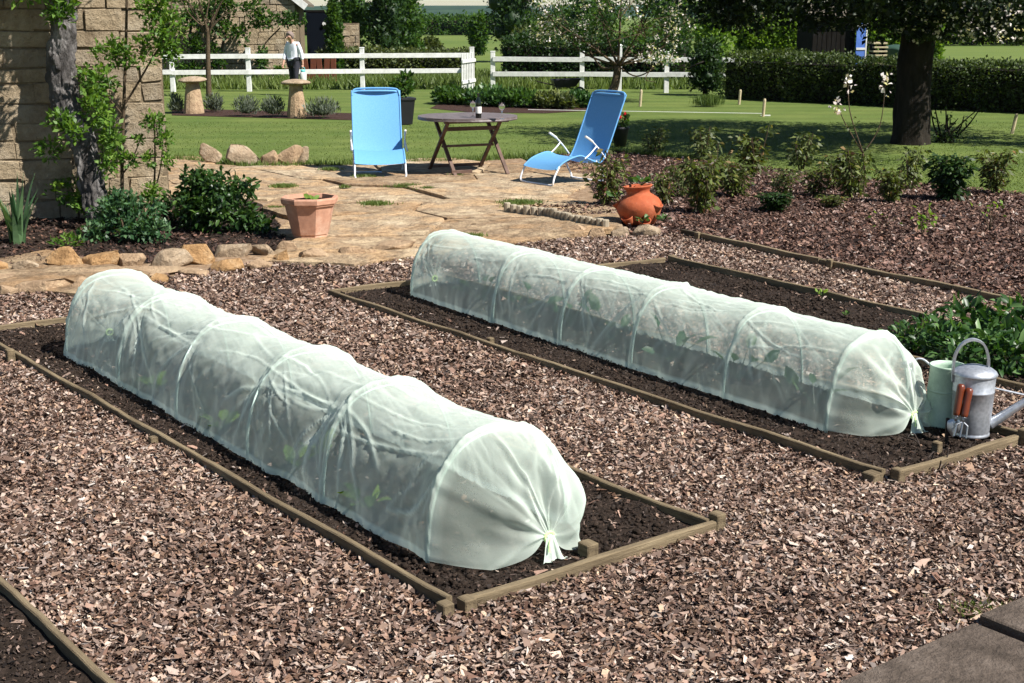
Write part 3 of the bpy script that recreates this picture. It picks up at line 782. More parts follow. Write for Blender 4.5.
# ------------------------------------------------------------------ netting tunnels
def tunnel(label, A, u, w, hoops, Wd, H, seed, sag, nfold, plants=None):
    """A near left foot; u direction to the far end; w across; hoops: distances of the hoops from A"""
    t = thing('net_tunnel', label, 'garden tunnel', tuple(A), math.atan2(u.y, u.x), 'net tunnels over the beds')
    r = np.random.default_rng(seed)
    # local frame: x along u, y: across. w in local is -y (u rotated) -> sign
    sgn = 1 if (u.x*w.y-u.y*w.x) > 0 else -1
    L = hoops[-1]; z0 = .03
    hx_ = np.array(hoops)
    def section(a, Wk, Hk):
        ca, sa = np.cos(a), np.sin(a)
        x = -np.sign(ca)*np.abs(ca)**.8*Wk/2; z = np.abs(sa)**.86*Hk
        return x, z
    ns = int(L/.0125); na = 130
    s = np.linspace(0, L, ns); a = np.linspace(0, np.pi, na); S, A_ = np.meshgrid(s, a, indexing='ij')
    k = np.clip(np.searchsorted(hx_, S, side='right')-1, 0, len(hx_)-2)
    tau = (S-hx_[k])/(hx_[k+1]-hx_[k]); span = hx_[k+1]-hx_[k]
    dip = (4*tau*(1-tau))**.75
    P3 = np.stack([S.ravel(), A_.ravel()*1.3, S.ravel()*0], 1)
    amt = sag*(.7+.6*fbm(P3, 1.1, seed, 2).reshape(S.shape))
    top = np.sin(A_)
    scale = 1-dip*amt*(.35+.65*top)
    fold = np.zeros_like(S); lay = np.zeros_like(S)
    for h_ in hx_:
        fold += .0055*np.exp(-((S-h_)/.011)**2); lay += .8*np.exp(-((S-h_)/.010)**2)
    for i in range(nfold):
        j = r.integers(0, len(hx_)); side = r.random() < .55
        a0 = r.uniform(.75, 1.35); a0 = a0 if side else np.pi-a0
        a1 = r.uniform(.0, .35) if side else np.pi-r.uniform(0, .35)
        s0 = hx_[j]+r.normal(0, .05); s1 = s0+r.uniform(-.42, .42)
        if r.random() < .3: a0 = r.uniform(.9, 2.2); a1 = a0+r.uniform(-.5, .5); s1 = s0+r.choice([-1, 1])*r.uniform(.3, .8)
        # distance to segment in (s, a*.36) space, with a slight curve
        p0 = np.array([s0, a0*.36]); p1 = np.array([s1, a1*.36]); d = p1-p0; LL = (d@d)+1e-6
        q0 = S-p0[0]; q1 = A_*.36-p0[1]
        tt = np.clip((q0*d[0]+q1*d[1])/LL, 0, 1)
        cv = .03*r.normal()*np.sin(tt*np.pi)
        n_ = np.array([-d[1], d[0]])/math.sqrt(LL)
        dist = np.hypot(q0-tt*d[0]-cv*n_[0], q1-tt*d[1]-cv*n_[1])
        wv = r.uniform(.004, .009)
        am = r.uniform(.2, 1); msk = np.sin(np.clip(tt, .04, .96)*np.pi)**.5; fold += .009*am*np.exp(-(dist/wv)**2)*msk; lay += am*np.exp(-(dist/(wv*1.1))**2)*msk
        fold -= r.uniform(.0, .008)*np.exp(-(dist/(wv*7))**2)*np.sin(np.clip(tt, .02, .98)*np.pi)
    cr = fbm(np.stack([S.ravel()*1., A_.ravel()*.36, S.ravel()*0], 1), 5, seed+3, 4).reshape(S.shape)-.5
    cr2 = np.abs(fbm(np.stack([S.ravel()*1.4+A_.ravel()*.3, A_.ravel()*.3, S.ravel()*0], 1), 7, seed+7, 3).reshape(S.shape)-.5)
    fold += cr*.03-cr2*.034
    edge = np.minimum(A_, np.pi-A_)
    lay += 1.0*(edge < .04); LY = [np.clip(lay, 0, 1).ravel()]
    X, Z = section(A_, Wd, H)
    rad = scale
    Xc = X*rad + np.cos(A_)*-1*fold; Zc = Z*rad+np.sin(A_)*fold
    hem = .014*(fbm(np.stack([S.ravel()*7, A_.ravel()*0, S.ravel()*0], 1), 1, seed+5, 3).reshape(S.shape)-.5)*np.exp(-edge/.12)
    Xc += hem*3*np.sign(X); Zc = np.maximum(Zc, 0)
    V = [np.stack([S, sgn*(Xc+Wd/2), Zc+z0-.012*np.exp(-edge/.05)], -1).reshape(-1, 3)]
    F = [(i*na+j, (i+1)*na+j, (i+1)*na+j+1, i*na+j+1) for i in range(ns-1) for j in range(na-1)]
    # gathered ends
    for end in (0, 1):
        i0 = 0 if end == 0 else ns-1
        base = len(np.concatenate(V)); dirx = -1 if end == 0 else 1
        Rx = Xc[i0]; Rz = Zc[i0]; nt_ = 58; fwd = .235 if end == 0 else .16
        tp = (.06 if end == 0 else .0); rows = []
        kk = [r.integers(5, 9), r.integers(9, 14), r.integers(17, 24)]; ph = r.uniform(0, 6, 3)
        ridges = [(r.uniform(.1, 3.04), r.normal(0, .6), r.uniform(.03, .2), r.uniform(.01, .04)) for _ in range(9)]
        for m in range(1, nt_+1):
            q = m/nt_; q1 = min(q/.86, 1.0)
            g = q1**1.3
            tz = .075 if end == 0 else .06
            rr = .016+.006*np.cos(9*a)
            tx = tp-np.cos(a)*rr; tzz = tz+np.sin(a)*rr*.8
            x = Rx*(1-g)+tx*g; z = Rz*(1-g)+tzz*g
            f_x = fwd*(.45*q1+.55*math.sin(q1*math.pi/2))+math.sin(q1*math.pi)**1.2*(.03*np.exp(-((a-2.55)/.42)**2)+.02*np.exp(-((a-.7)/.4)**2)+.075*np.exp(-np.minimum(a, np.pi-a)/.3)+.05*(fbm(np.stack([a*1.3, 0*a+q1*1.5, 0*a], 1), 1.7, seed+9, 2)-.5)*2)
            amp = math.sin(q1*math.pi)**.8*(.3+.7*q1)
            ww = 0*a-.012*amp
            for (ra, rs, rw, rh) in ridges: ww = ww+rh*np.exp(-np.abs((a-ra-rs*(1-q1))/rw)**1.5)*amp
            ww = ww+.005*np.sin(kk[2]*a+ph[2])*amp+.012*(fbm(np.stack([a*2.2, 0*a+q1*2, 0*a], 1), 1.6, seed+4+end, 3)-.5)*amp*2
            x = x+(-np.cos(a))*ww; z = z+np.sin(a)*ww
            lo = np.exp(-np.minimum(a, np.pi-a)/.25)
            z = z*(1-lo*(1-q1**7))
            xx = dirx*(f_x+.03*np.sin(a)*amp+ww*.9)
            if q > .86:                       # loose skirt below the tie
                e = (q-.86)/.14
                x = tp+(-np.cos(a*1.0))*(.016+.035*e)*(1+.25*np.sin(7*a+ph[1])); z = np.maximum(tz+np.sin(a)*.012-e*.12+.012*np.sin(11*a)*e, -.005)
                xx = dirx*(f_x+.01+.03*e*(1+.3*np.sin(5*a+ph[0])))
            lr = np.clip((ww-.008)/.05, 0, .4)*min(1, q*3)+.9*q1**7+(1-min(1, q*8))*.8
            LY.append(np.clip(lr+0*a, 0, 1))
            rows.append(np.stack([s[i0]+xx+0*a, sgn*(x+Wd/2), np.maximum(z, -.006)+z0], 1))
        V.append(np.concatenate(rows))
        prev = [i0*na+j for j in range(na)]
        for m in range(nt_):
            cur = [base+m*na+j for j in range(na)]
            for j in range(na-1): F.append((prev[j], prev[j+1], cur[j+1], cur[j]) if end == 0 else (prev[j], cur[j], cur[j+1], prev[j+1]))
            prev = cur
        mb = MB(); mb.tube([(s[i0]+dirx*fwd*1.0+dirx*.003, sgn*(Wd/2+tp+.021*math.cos(b_)), z0+(.075 if end == 0 else .06)+.019*math.sin(b_)) for b_ in np.linspace(0, 2*math.pi, 14)[:-1]], .006, 6, closed=True)
        mb.tube([(s[i0]+dirx*(fwd+.01), sgn*(Wd/2+tp), z0+(.075 if end == 0 else .06)), (s[i0]+dirx*(fwd+.03), sgn*(Wd/2+tp-.02), z0+.05), (s[i0]+dirx*(fwd+.035), sgn*(Wd/2+tp-.025), z0+.03)], .004, 5)
        mb.build('tie', M['tie'], t)
    oc = mk('net_cover', np.concatenate(V), np.array(F), M['net'], t, smooth=True)
    at_ = oc.data.attributes.new('layers', 'FLOAT', 'POINT'); at_.data.foreach_set('value', np.concatenate(LY).astype(np.float32))
    for h_ in hoops:
        aa = np.linspace(0, np.pi, 26); X, Z = section(aa, Wd-.018, H-.01)
        MB().tube([(h_, sgn*(x+Wd/2), z+z0-.02) for x, z in zip(X, Z)], .0055, 7).build('hoop', M['hoop'], t, smooth=True)
    return t
T1A = V2(-.32, 4.80); T1u = V2(-.592, .806).normalized(); T1w = V2(.806, .592).normalized()
T1h = [0, .80, 1.52, 2.33, 3.12, 3.97]
tunnel('pale green net tunnel over the nearest bed, sagging between its hoops', T1A, T1u, T1w, T1h, .67, .475, 11, .06, 170)
T2A = V2(1.53, 6.45); T2u = V2(-.558, .830).normalized(); T2w = V2(.830, .558).normalized()
T2h = [0, .74, 1.52, 2.22, 2.98, 4.06]
tunnel('pale green net tunnel over the farther bed, taut with seedlings showing through', T2A, T2u, T2w, T2h, .6, .455, 29, .028, 110)

# ------------------------------------------------------------------ plants
def seedling(name, mat, n=7, size=.09, stalk=.06, seed=0, wide=.55):
    r = np.random.default_rng(seed); P = []; D = []; mb = MB()
    for i in range(n):
        a = i*2.4+r.uniform(-.3, .3); l = stalk*r.uniform(.6, 1.3); up_ = r.uniform(.5, 1.3)
        d = Vector((math.cos(a), math.sin(a), up_)).normalized(); p = d*l; mb.tube([(0, 0, 0), tuple(p)], [.003, .002], 5); P.append(tuple(p)); D.append(tuple(d))
    V, F, m = leaves(np.array(P), size, size*wide, np.array(D), .92, .05, .1, True)
    return V, F, m, mb
def plant(label, cat, loc, mat, n, size, stalk, seed, group=None, name='seedling', wide=.6, rlo=.3, rhi=.8, scale=1):
    t = thing(name, label, cat, loc, seed, group)
    V, F, m, mb = seedling(name, mat, n, size*scale, stalk*scale, seed, wide)
    mk('foliage', V, F, mat, t, rnd=np.tile(rng.uniform(rlo, rhi, m), 3)); mb.build('stem', mat, t)
    return t
for k, (s_, w_, lab) in enumerate(((.35, .16, 'young cabbage plant under the farther net, closest to its gathered end'), (.95, .2, 'young cabbage plant under the farther net, second from the gathered end'), (1.5, .15, 'leaning young cabbage plant between the second and third hoops of the farther net'), (2.1, .2, 'young cabbage plant showing two round leaves through the middle of the farther net'), (2.6, .3, 'small dim cabbage plant inside the farther net just beyond its middle'), (3.0, .2, 'young cabbage plant under the farther net, next to the last but one hoop'), (3.6, .22, 'faint cabbage plant near the far end of the farther net'))):
    p = T2A+T2u*s_+T2w*(.31+(w_-.2)*.6)+Vector((0, 0, .03))
    plant(lab, 'seedling', tuple(p), M['lf_blue'], 5, .105, .17, k+3, 'young cabbage plants under the nets', name='cabbage_plant', wide=.62)
for k, (s_, w_, lab) in enumerate(((.62, .1, 'pale young leaf plant low under the nearest net by its near edge'), (1.25, .12, 'young leafy plant under the nearest net between the second and third hoops'), (1.38, .3, 'young leafy plant under the middle of the nearest net, away from the edge'), (2.0, .1, 'small leafy plant showing faintly through the middle of the nearest net'), (2.9, .12, 'pale leafy plant near the far end of the nearest net'))):
    p = T1A+T1u*s_+T1w*w_+Vector((0, 0, .03))
    plant(lab, 'seedling', tuple(p), M['lf_bright'], 7, .075, .05, k+23, 'young lettuce plants under the nets', name='lettuce_plant', wide=.6, rlo=.6, rhi=1)

# the leafy vegetables at the end of the uncovered bed
vegs = ((905, 352, .7, 'low leafy vegetable plant nearest the end hoop of the farther net'), (925, 346, .75, 'low leafy vegetable plant at the left edge of the leafy clump, before the bare soil'),
        (945, 360, 1.0, 'leafy vegetable plant directly behind the arched handle of the can'), (968, 345, 1.15, 'tall leafy vegetable plant at the top middle of the leafy clump'),
        (985, 372, 1.05, 'leafy vegetable plant just above the round lid of the can'), (1002, 350, 1.15, 'pale-topped leafy vegetable plant at the right of the leafy clump'),
        (1016, 375, 1.1, 'leafy vegetable plant at the frame edge, above the spout'), (960, 376, .85, 'front leafy vegetable plant between the two can handles'), (1024, 352, 1.2, 'leafy vegetable plant half cut off by the right edge'), (1040, 368, 1.2, None))
for k, (a, b, sc_, lab) in enumerate(vegs):
    if lab is None: continue
    p = G(a, b); t = thing('vegetable_plant', lab, 'vegetable plant', (p.x, p.y, .02), k, 'leafy vegetables in the uncovered bed')
    r = .17*sc_; blobs = [((0, 0, .13*sc_), (r, r, .14*sc_))]
    q, d = blobpts((0, 0, .12*sc_), (r, r, .15*sc_), 200, .25); q[:, 2] = np.abs(q[:, 2]-.02)
    V, F, m = leaves(q, .066*sc_, .03*sc_, d, .5, .3, .3, True)
    mk('foliage', V, F, M['lf_veg'], t, rnd=np.tile(np.clip(rng.normal(.45, .25, m)+.35*(rng.random(m) < .12), 0, 1), 3))
    mb = MB()
    for j in range(12):
        e = q[j*7]; mb.tube([(0, 0, 0), (e[0]*.5, e[1]*.5, e[2]*.7), tuple(e)], [.004, .003, .002], 5)
    mb.build('stem', M['lf_veg'], t)
p = G(821, 300); plant('tiny bright green seedling alone in the uncovered soil bed', 'seedling', (p.x, p.y, .03), M['lf_bright'], 5, .04, .03, 91, rlo=.9, rhi=1)
p = G(845, 320); plant('tiny dim seedling in the soil to the right of the bright one', 'seedling', (p.x, p.y, .03), M['lf_mid'], 5, .03, .02, 92)

# shrubs of the mulched bed
def shrub_proto(mat, seed, nst=9, dense=1.0, red=True):
    """unit shrub: height 1, width about 0.9: upright stems with drooping leaves"""
    r = np.random.default_rng(seed); mb = MB(); P = []; D = []
    for i in range(nst):
        a = r.uniform(0, 6.28); lean = r.uniform(.05, .42); h = r.uniform(.6, 1.0)
        tip = Vector((math.cos(a)*lean, math.sin(a)*lean, h)); base = Vector((math.cos(a)*.05, math.sin(a)*.05, 0))
        mid = base.lerp(tip, .5)+Vector((r.normal(0, .03), r.normal(0, .03), .02)); pts = smooth_path([base, mid, tip], 5)
        mb.tube(pts, lerp_r([.017, .007], len(pts)), 5)
        for j in range(int(54*dense)):
            f = r.uniform(.1, 1)**.8; k = min(int(f*(len(pts)-1)), len(pts)-2); p = pts[k].lerp(pts[k+1], f*(len(pts)-1)-k)
            b = r.uniform(0, 6.28); rr = r.uniform(.01, .19); q = p+Vector((math.cos(b)*rr, math.sin(b)*rr, r.uniform(-.03, .05)))
            P.append(tuple(q)); D.append((math.cos(b), math.sin(b), .1))
    V, F, m = leaves(np.array(P), .15, .06, np.array(D), .6, .15, .35, False)
    return mb, (V, F, np.clip(rng.normal(.5, .22, m), 0, 1))
protos = []
for k, (mt, nst, dn) in enumerate((('lf_red', 9, .75), ('lf_red', 13, 1.1), ('lf_dark', 17, 1.5), ('lf_olive', 8, .8), ('lf_red', 10, 1.1))):
    mb, lf = shrub_proto(None, 40+k, nst, dn); protos.append((mb, lf, M[mt]))
shrubs = [
 (606, 207, 36, 54, 0, 'loose leafy shrub at the patio edge, left of the terracotta urn'),
 (664, 205, 24, 36, 0, 'leafy shrub with drooping leaves right behind the urn rim'),
 (680, 199, 22, 34, 3, 'thin pale-leaved shrub between the urn and the tall dark shrub'),
 (702, 215, 32, 56, 1, 'tallest dark shrub to the right of the urn'),
 (654, 156, 24, 28, 3, 'small round shrub on the lawn edge, right of the reclined lounger'),
 (702, 161, 30, 33, 3, 'small shrub on the lawn edge above the tall dark shrub'),
 (752, 176, 36, 46, 0, 'broad upright shrub at the lawn edge, midway along the shadow of the tree'),
 (736, 198, 30, 34, 1, 'reddish shrub in front of the broad upright one'),
 (772, 213, 28, 18, 2, 'low dark green mound of leaves on the mulch'),
 (801, 171, 30, 37, 3, 'upright olive-green shrub at the lawn edge, left of the blossom sapling'),
 (815, 198, 28, 34, 0, 'leafy shrub between the low dark mound and the blossom sapling'),
 (832, 209, 24, 12, 4, 'very low spreading plant in front of the blossom sapling'),
 (852, 200, 30, 50, 1, 'tall leafy shrub wrapped round the foot of the blossom sapling'),
 (890, 204, 25, 35, 1, 'reddish green shrub just right of the blossom sapling'),
 (909, 191, 27, 43, 3, 'upright shrub directly below the trunk of the big tree'),
 (951, 202, 38, 41, 2, 'dense round dark green shrub, second from the right edge'),
 (994, 195, 30, 41, 4, 'dark upright shrub nearest the right edge'),
 (718, 190, 26, 42, 0, 'reddish shrub directly behind the tallest dark shrub'),
 (782, 196, 24, 27, 3, 'small pale shrub behind the low dark mound'),
 (832, 190, 24, 32, 0, 'narrow leafy shrub just left of the blossom sapling')]
used = {}
for k, (a, b, wd_, ht, pr, lab) in enumerate(shrubs):
    p = G(a, b); s = p.y/1340; t = thing('shrub', lab, 'shrub', (p.x, p.y, .01), k*1.3, 'shrubs in the mulched bed')
    t.scale = (wd_*s/.78, wd_*s/.78, ht*s/.93)
    mb, lf, mt = protos[pr]
    if pr not in used:
        o1 = mb.build('stem', M['twig'], t); o2 = mk('foliage', lf[0], lf[1], mt, t, rnd=lf[2]); used[pr] = (o1, o2)
    else:
        for o in used[pr]:
            c = o.copy(); COL.objects.link(c); c.parent = t
for a, b, h_, nl, lab in ((922, 237, 30, 40, 'thin bright-leaved sapling standing in open mulch'), (989, 232, 34, 16, 'spindly sapling with few leaves near the right edge of the mulch'), (884, 228, 16, 8, 'bare little twig plant in open mulch left of the bright sapling')):
    p = G(a, b); H = h_*p.y/1340; t = thing('sapling', lab, 'sapling', (p.x, p.y, 0), 0, 'saplings in the mulch')
    mb = MB(); P = []
    for i in range(4):
        q = Vector((rng.normal(0, .08), rng.normal(0, .08), H*rng.uniform(.7, 1))); mb.tube([(0, 0, 0), (q.x*.3, q.y*.3, q.z*.5), tuple(q)], [.006, .004, .002], 5)
        for j in range(nl//4): P.append(np.array(q)*rng.uniform(.45, 1)+rng.normal(0, .03, 3))
    V, F, m = leaves(np.array(P), .05, .03, None, 0); mb.build('stem', M['twig'], t); mk('foliage', V, F, M['lf_lime'], t, rnd=rng.uniform(.3, 1, m))

# blossom sapling
def branch_tree(t, base_r, specs, mat, name='trunk'):
    mb = MB()
    for pts, r0, r1 in specs:
        sp = smooth_path(pts, 6); mb.tube(sp, lerp_r([r0, r1], len(sp)), 8)
    return mb.build(name, mat, t, world=True, smooth=True)
p = G(863, 195); Yp = p.y
t = thing('blossom_sapling', 'young fruit sapling with three bare whips tipped with pink-white blossom', 'sapling', (p.x, p.y, 0))
root = Vector((p.x, p.y, 0)); fork = W(863, 153, Yp)
tips = [W(836, 102, Yp-.1), W(848, 76, Yp+.1), W(886, 76, Yp)]; mids = [W(846, 125, Yp), W(850, 112, Yp), W(880, 125, Yp)]
branch_tree(t, 0, [([root, root.lerp(fork, .5)+Vector((.02, 0, 0)), fork], .014, .01)]+[([fork, m_, t_], .009, .003) for m_, t_ in zip(mids, tips)], M['twig'])
P = []
for t_, m_ in zip(tips, mids):
    for j in range(26): P.append(np.array(t_.lerp(m_, rng.uniform(0, .55)**1.5))+rng.normal(0, .03, 3))
V, F, m = leaves(np.array(P), .05, .04, None, 0); mk('blossom', V, F, M['petal'], t, world=True, rnd=rng.uniform(0, 1, m))
P = [np.array(fork.lerp(random.choice(mids), rng.uniform(0, 1)))+rng.normal(0, .03, 3) for _ in range(24)]
V, F, m = leaves(np.array(P), .05, .03, None, 0); mk('foliage', V, F, M['lf_olive'], t, world=True, rnd=rng.uniform(.2, .8, m))

# left planting bed
def bush(name, label, cat, base, blobs, n, ln, wd, mat, group=None, stems=6, stemmat='twig', core=0, zmin=.015, **kw):
    t = thing(name, label, cat, (base.x, base.y, 0), 0, group)
    foliage('foliage', [((base.x+c[0], base.y+c[1], c[2]), r) for c, r in blobs], n, ln, wd, mat, t, zmin=zmin, core=core, **kw)
    if stems:
        mb = MB()
        for i in range(stems):
            c, r = blobs[i % len(blobs)]
            e = Vector((base.x+c[0]+rng.uniform(-.5, .5)*r[0], base.y+c[1]+rng.uniform(-.5, .5)*r[1], c[2]+r[2]*.4))
            mb.tube([(base.x+rng.uniform(-.06, .06), base.y+rng.uniform(-.06, .06), 0), tuple(base.lerp(e, .5)+Vector((0, 0, e.z*.1))), tuple(e)], [.014, .01, .004], 6)
        mb.build('stem', M[stemmat], t, world=True)
    return t
b = G(128, 243); bush('shrub', 'blue-green leafy shrub at the foot of the gnarled trunk', 'shrub', b, [((-.16, .1, .22), (.22, .2, .2)), ((.1, 0, .14), (.24, .2, .15)), ((.02, .08, .32), (.16, .15, .14)), ((.26, -.05, .1), (.16, .14, .11)), ((-.3, .0, .1), (.16, .14, .1)), ((.2, .1, .28), (.12, .12, .12)), ((-.1, .1, .42), (.09, .09, .1))], 3600, .055, .028, M['lf_blue'], core=.3, thr=.47, shell=.15)
b = G(212, 232); bush('peony_plant', 'large dark glossy peony clump left of the octagonal terracotta pot', 'plant', b, [((-.02, .1, .42), (.3, .25, .2)), ((.14, 0, .34), (.28, .22, .2)), ((.34, -.05, .15), (.2, .18, .15)), ((-.1, 0, .2), (.26, .2, .22)), ((.1, -.1, .16), (.26, .2, .16)), ((.5, -.12, .08), (.16, .1, .08)), ((-.16, .1, .5), (.12, .12, .14)), ((.3, .05, .42), (.14, .12, .1))], 4600, .066, .032, M['lf_peony'], core=.3, six=True, droop=.25, thr=.46, shell=.15)
b = G(188, 226); bush('leafy_plant', 'small dark leafy plant between the blue-green shrub and the peony', 'plant', b, [((-.1, .1, .18), (.2, .16, .17)), ((.06, .1, .12), (.16, .14, .12))], 700, .06, .03, M['lf_dark'])
b = G(66, 248); bush('leafy_plant', 'tiny leafy plant in the bare soil behind the second edging stone', 'plant', b, [((0, 0, .05), (.15, .1, .06))], 130, .06, .02, M['lf_bright'], stems=0)
b = G(88, 222); bush('leafy_plant', 'yellow-green leafy plant in the shade left of the trunk foot', 'plant', b, [((-.1, 0, .3), (.3, .2, .16)), ((.1, -.1, .2), (.2, .18, .14))], 520, .06, .034, M['lf_bright'])
b = G(18, 244)
t = thing('iris_plant', 'clump of sword-shaped iris leaves at the far left of the planting bed', 'plant', (b.x, b.y, 0))
V = []; F = []
for i in range(22):
    a = rng.uniform(0, 6.28); l = rng.uniform(.3, .66); ln_ = rng.uniform(.05, .62)
    s = np.array([-math.sin(a), math.cos(a), 0]); d = np.array([math.cos(a), math.sin(a), 0]); b0 = d*rng.uniform(0, .07); kk = len(V)
    for q in range(6):
        f = q/5; c = b0+d*ln_*l*f**1.6+np.array([0, 0, l*f*(1-.25*ln_*f)]); wv = .03*(1-f)**.6
        V += [c-s*wv, c+s*wv+d*.004]
    for q in range(5): F.append((kk+2*q, kk+2*q+1, kk+2*q+3, kk+2*q+2))
mk('foliage', V, F, M['lf_blue'], t, rnd=np.repeat(rng.uniform(.3, .95, 22), 5))

# ------------------------------------------------------------------ rocks
def rock(x0, y0, x1, y1, mat, seed, label, z=0.0, group='edging stones', name='edging_stone', dfac=.7, sink=.02, rz=0.0):
    p = G((x0+x1)/2, y1); w = (x1-x0)*p.y/1340*1.04; D = max(.08, w*dfac)
    # apparent height -> real height, allowing for the top seen from above
    depth_px = 1378*CH*D*.55/(p.y**2)
    sink = .07; w *= 1.12
    h = max(.1, (y1-y0)*1.06*p.y/1340)+sink
    V, F = rockmesh(w, D, h, seed, 20)
    o = mk(name, V, F, M[mat]); o.location = (p.x, p.y+D*.35, -sink+z); o.rotation_euler = (0, 0, rz)
    return tag(o, label, 'stone', group)
S1, S2, S3 = 'sandstone', 'sandstone2', 'sandstone3'
rk = [
 (-14, 257, 7, 272, S3, 'ochre stone cut off by the left edge, in the upper row below the iris'),
 (7, 258, 35, 272, S2, 'brown flat-topped stone of the upper row, second from the left edge'),
 (46, 249, 80, 269, S3, 'rounded ochre stone of the upper row below the tiny leafy plant'),
 (80, 253, 116, 269, S3, 'wide orange stone of the upper row in front of the gnarled trunk'),
 (117, 250, 147, 268, S1, 'wedge-shaped pale stone of the upper row below the blue-green shrub'),
 (152, 248, 188, 268, S2, 'pale grey rounded stone touching the tall yellow block of the upper row'),
 (178, 246, 215, 265, S3, 'tall yellow block, largest stone of the upper row'),
 (215, 242, 249, 258, S2, 'rough grey-brown stone of the upper row in front of the peony'),
 (251, 245, 277, 256, S2, 'flat pale stone of the upper row left of the terracotta pot'),
 (276, 241, 298, 254, S1, 'flat brown stone at the foot of the octagonal pot'),
 (-4, 284, 16, 297, S1, 'brown stone of the lower row cut off by the left edge'),
 (16, 281, 66, 294, S1, 'long brown stone with a dark left end in the lower row'),
 (69, 278, 97, 293, S1, 'sloping brown stone beside the far end of the nearest net tunnel'),
 (146, 272, 170, 284, S3, 'small orange stone right behind the far end of the nearest net tunnel'),
 (174, 265, 208, 277, S1, 'low brown stone of the lower row below the tall yellow block'),
 (206, 260, 240, 273, S3, 'bright orange flat block in the lower row'),
 (239, 259, 275, 270, S1, 'long low stone with a dark face, right of the bright orange block'),
 (274, 251, 293, 265, S3, 'small upright orange block at the end of the lower row'),
 (293, 250, 330, 262, S1, 'low tan stone where the planting bed meets the patio, below the octagonal pot'),
 (330, 247, 372, 258, S1, 'flat tan stone on the patio edge, midway between pot and farther tunnel'),
 (368, 239, 412, 254, S1, 'tan ledge stone at the patio edge beside the far end of the farther tunnel'),
 (585, 232, 605, 239, S1, 'flat brown stone left of the yellow-grey stone below the urn'),
 (607, 228, 629, 238, S2, 'yellow-grey stone in front of the urn on its left'),
 (631, 226, 659, 238, S2, 'large grey stone in front of the urn on its right'),
 (562, 226, 586, 236, S1, 'brown stone at the end of the log roll edging'),
]
for k, (a, b, c, d, m_, lab) in enumerate(rk): rock(a, b, c, d, m_, 100+k, lab, rz=.1*math.sin(k*7))
for k, (a, b, c, d, m_, lab) in enumerate([(201, 145, 222, 165, S2, 'leftmost upright stone at the lawn edge behind the patio'), (221, 144, 257, 166, S2, 'broad sloping stone at the lawn edge, second from the left'), (256, 152, 276, 166, S1, 'low stone between the broad sloping stone and the pointed one at the lawn edge'), (275, 147, 300, 166, S1, 'pointed pale stone at the lawn edge'), (292, 148, 310, 165, S2, 'rightmost stone of the row at the lawn edge')]):
    rock(a, b, c, d, m_, 300+k, lab, group='stones at the lawn edge', name='garden_rock', dfac=.6)
for k, (a, b, c, d, m_, lab) in enumerate([(60, 262, 230, 284, 'sandstone', 'long flat ledge of sandstone between the two rows of edging stones'), (-60, 270, 62, 291, 'sandstone', 'flat sandstone ledge between the edging rows at the left edge')]):
    p0 = G(a, d); p1 = G(c, b); V, F = rockmesh(1, 1, .07, 500+k, 16)
    q0, q1 = (G(a, (b+d)/2+6), G(c, (b+d)/2-6)); L = (q1-q0).length
    V[:, 0] *= L; V[:, 1] *= .5; o = mk('stone_ledge', V, F, M[m_]); o.location = (q0+q1)/2+Vector((0, 0, -.02)); o.rotation_euler = (0, 0, math.atan2((q1-q0).y, (q1-q0).x))
    tag(o, lab, 'stone', 'stone ledges')

# ------------------------------------------------------------------ pots
p = G(309, 241); 
t = thing('terracotta_pot', 'pale octagonal terracotta pot on the patio beside the peony', 'pot', (p.x, p.y+.12, .02), R(22.5)); t.scale = (.93, .93, .93)
MB().lathe([(.165, 0), (.175, .012), (.175, .03), (.185, .04), (.25, .32), (.27, .325), (.27, .335), (.285, .345), (.29, .385), (.283, .4), (.25, .4), (.24, .36)], 8).build('body', M['terra_pale'], t)
MB().lathe([(.235, .35), (.12, .362), (.0, .37)], 8, capb=False).build('soil', M['soil'], t)
tp = t
plant('small green seedling growing in the octagonal terracotta pot', 'plant', (p.x+.02, p.y+.12, .345), M['lf_bright'], 6, .07, .03, 77, rlo=.5, rhi=1)
p = G(639, 229)
t = thing('terracotta_urn', 'orange terracotta strawberry urn with side pockets on the mulch', 'pot', (p.x+.03, p.y+.14, .005), .3); t.scale = (.92, .92, .92); t.rotation_euler = (R(-3), R(-5), .3)
MB().lathe([(.12, 0), (.145, .02), (.2, .1), (.235, .19), (.232, .235), (.205, .285), (.155, .325), (.125, .345), (.118, .37), (.13, .4), (.15, .418), (.155, .43), (.147, .436), (.13, .43), (.115, .39)], 40, sx=1.03).build('body', M['terra'], t, smooth=True)
MB().lathe([(.118, .39), (.06, .405), (0, .41)], 20, capb=False).build('soil', M['soil'], t)
for a, z in ((-.95, .2), (-2.6, .1), (2.7, .24), (.35, .2), (-1.75, .05)):
    d = Vector((math.cos(a), math.sin(a), 0)); Rm = Matrix.Rotation(a, 3, 'Z') @ Matrix.Rotation(R(28), 3, 'Y')
    MB().lathe([(.012, -.075), (.035, -.06), (.055, -.02), (.066, .03), (.07, .045), (.062, .046), (.05, .02), (.03, -.02)], 18, c=d*.2+Vector((0, 0, z)), R3=Rm).build('pocket', M['terra'], t, smooth=True)
for a, z, s_, lab in ((-1.9, .1, 1, 'strawberry plant spilling from the low front pocket of the urn'), (-.95, .1, 1, 'strawberry plant at the lower right of the urn'), (2.7, .3, 1, 'strawberry plant in the left side pocket of the urn'), (0, .43, 1.5, 'strawberry plant growing out of the mouth of the urn')):
    rr = .0 if z > .4 else .25
    q = Vector(t.location)+Vector((math.cos(a+.3)*rr, math.sin(a+.3)*rr, z-.03))
    plant(lab, 'plant', tuple(q), M['lf_veg'], 12, .055, .04, int(z*90), 'strawberry plants in the urn', name='strawberry_plant', scale=s_)

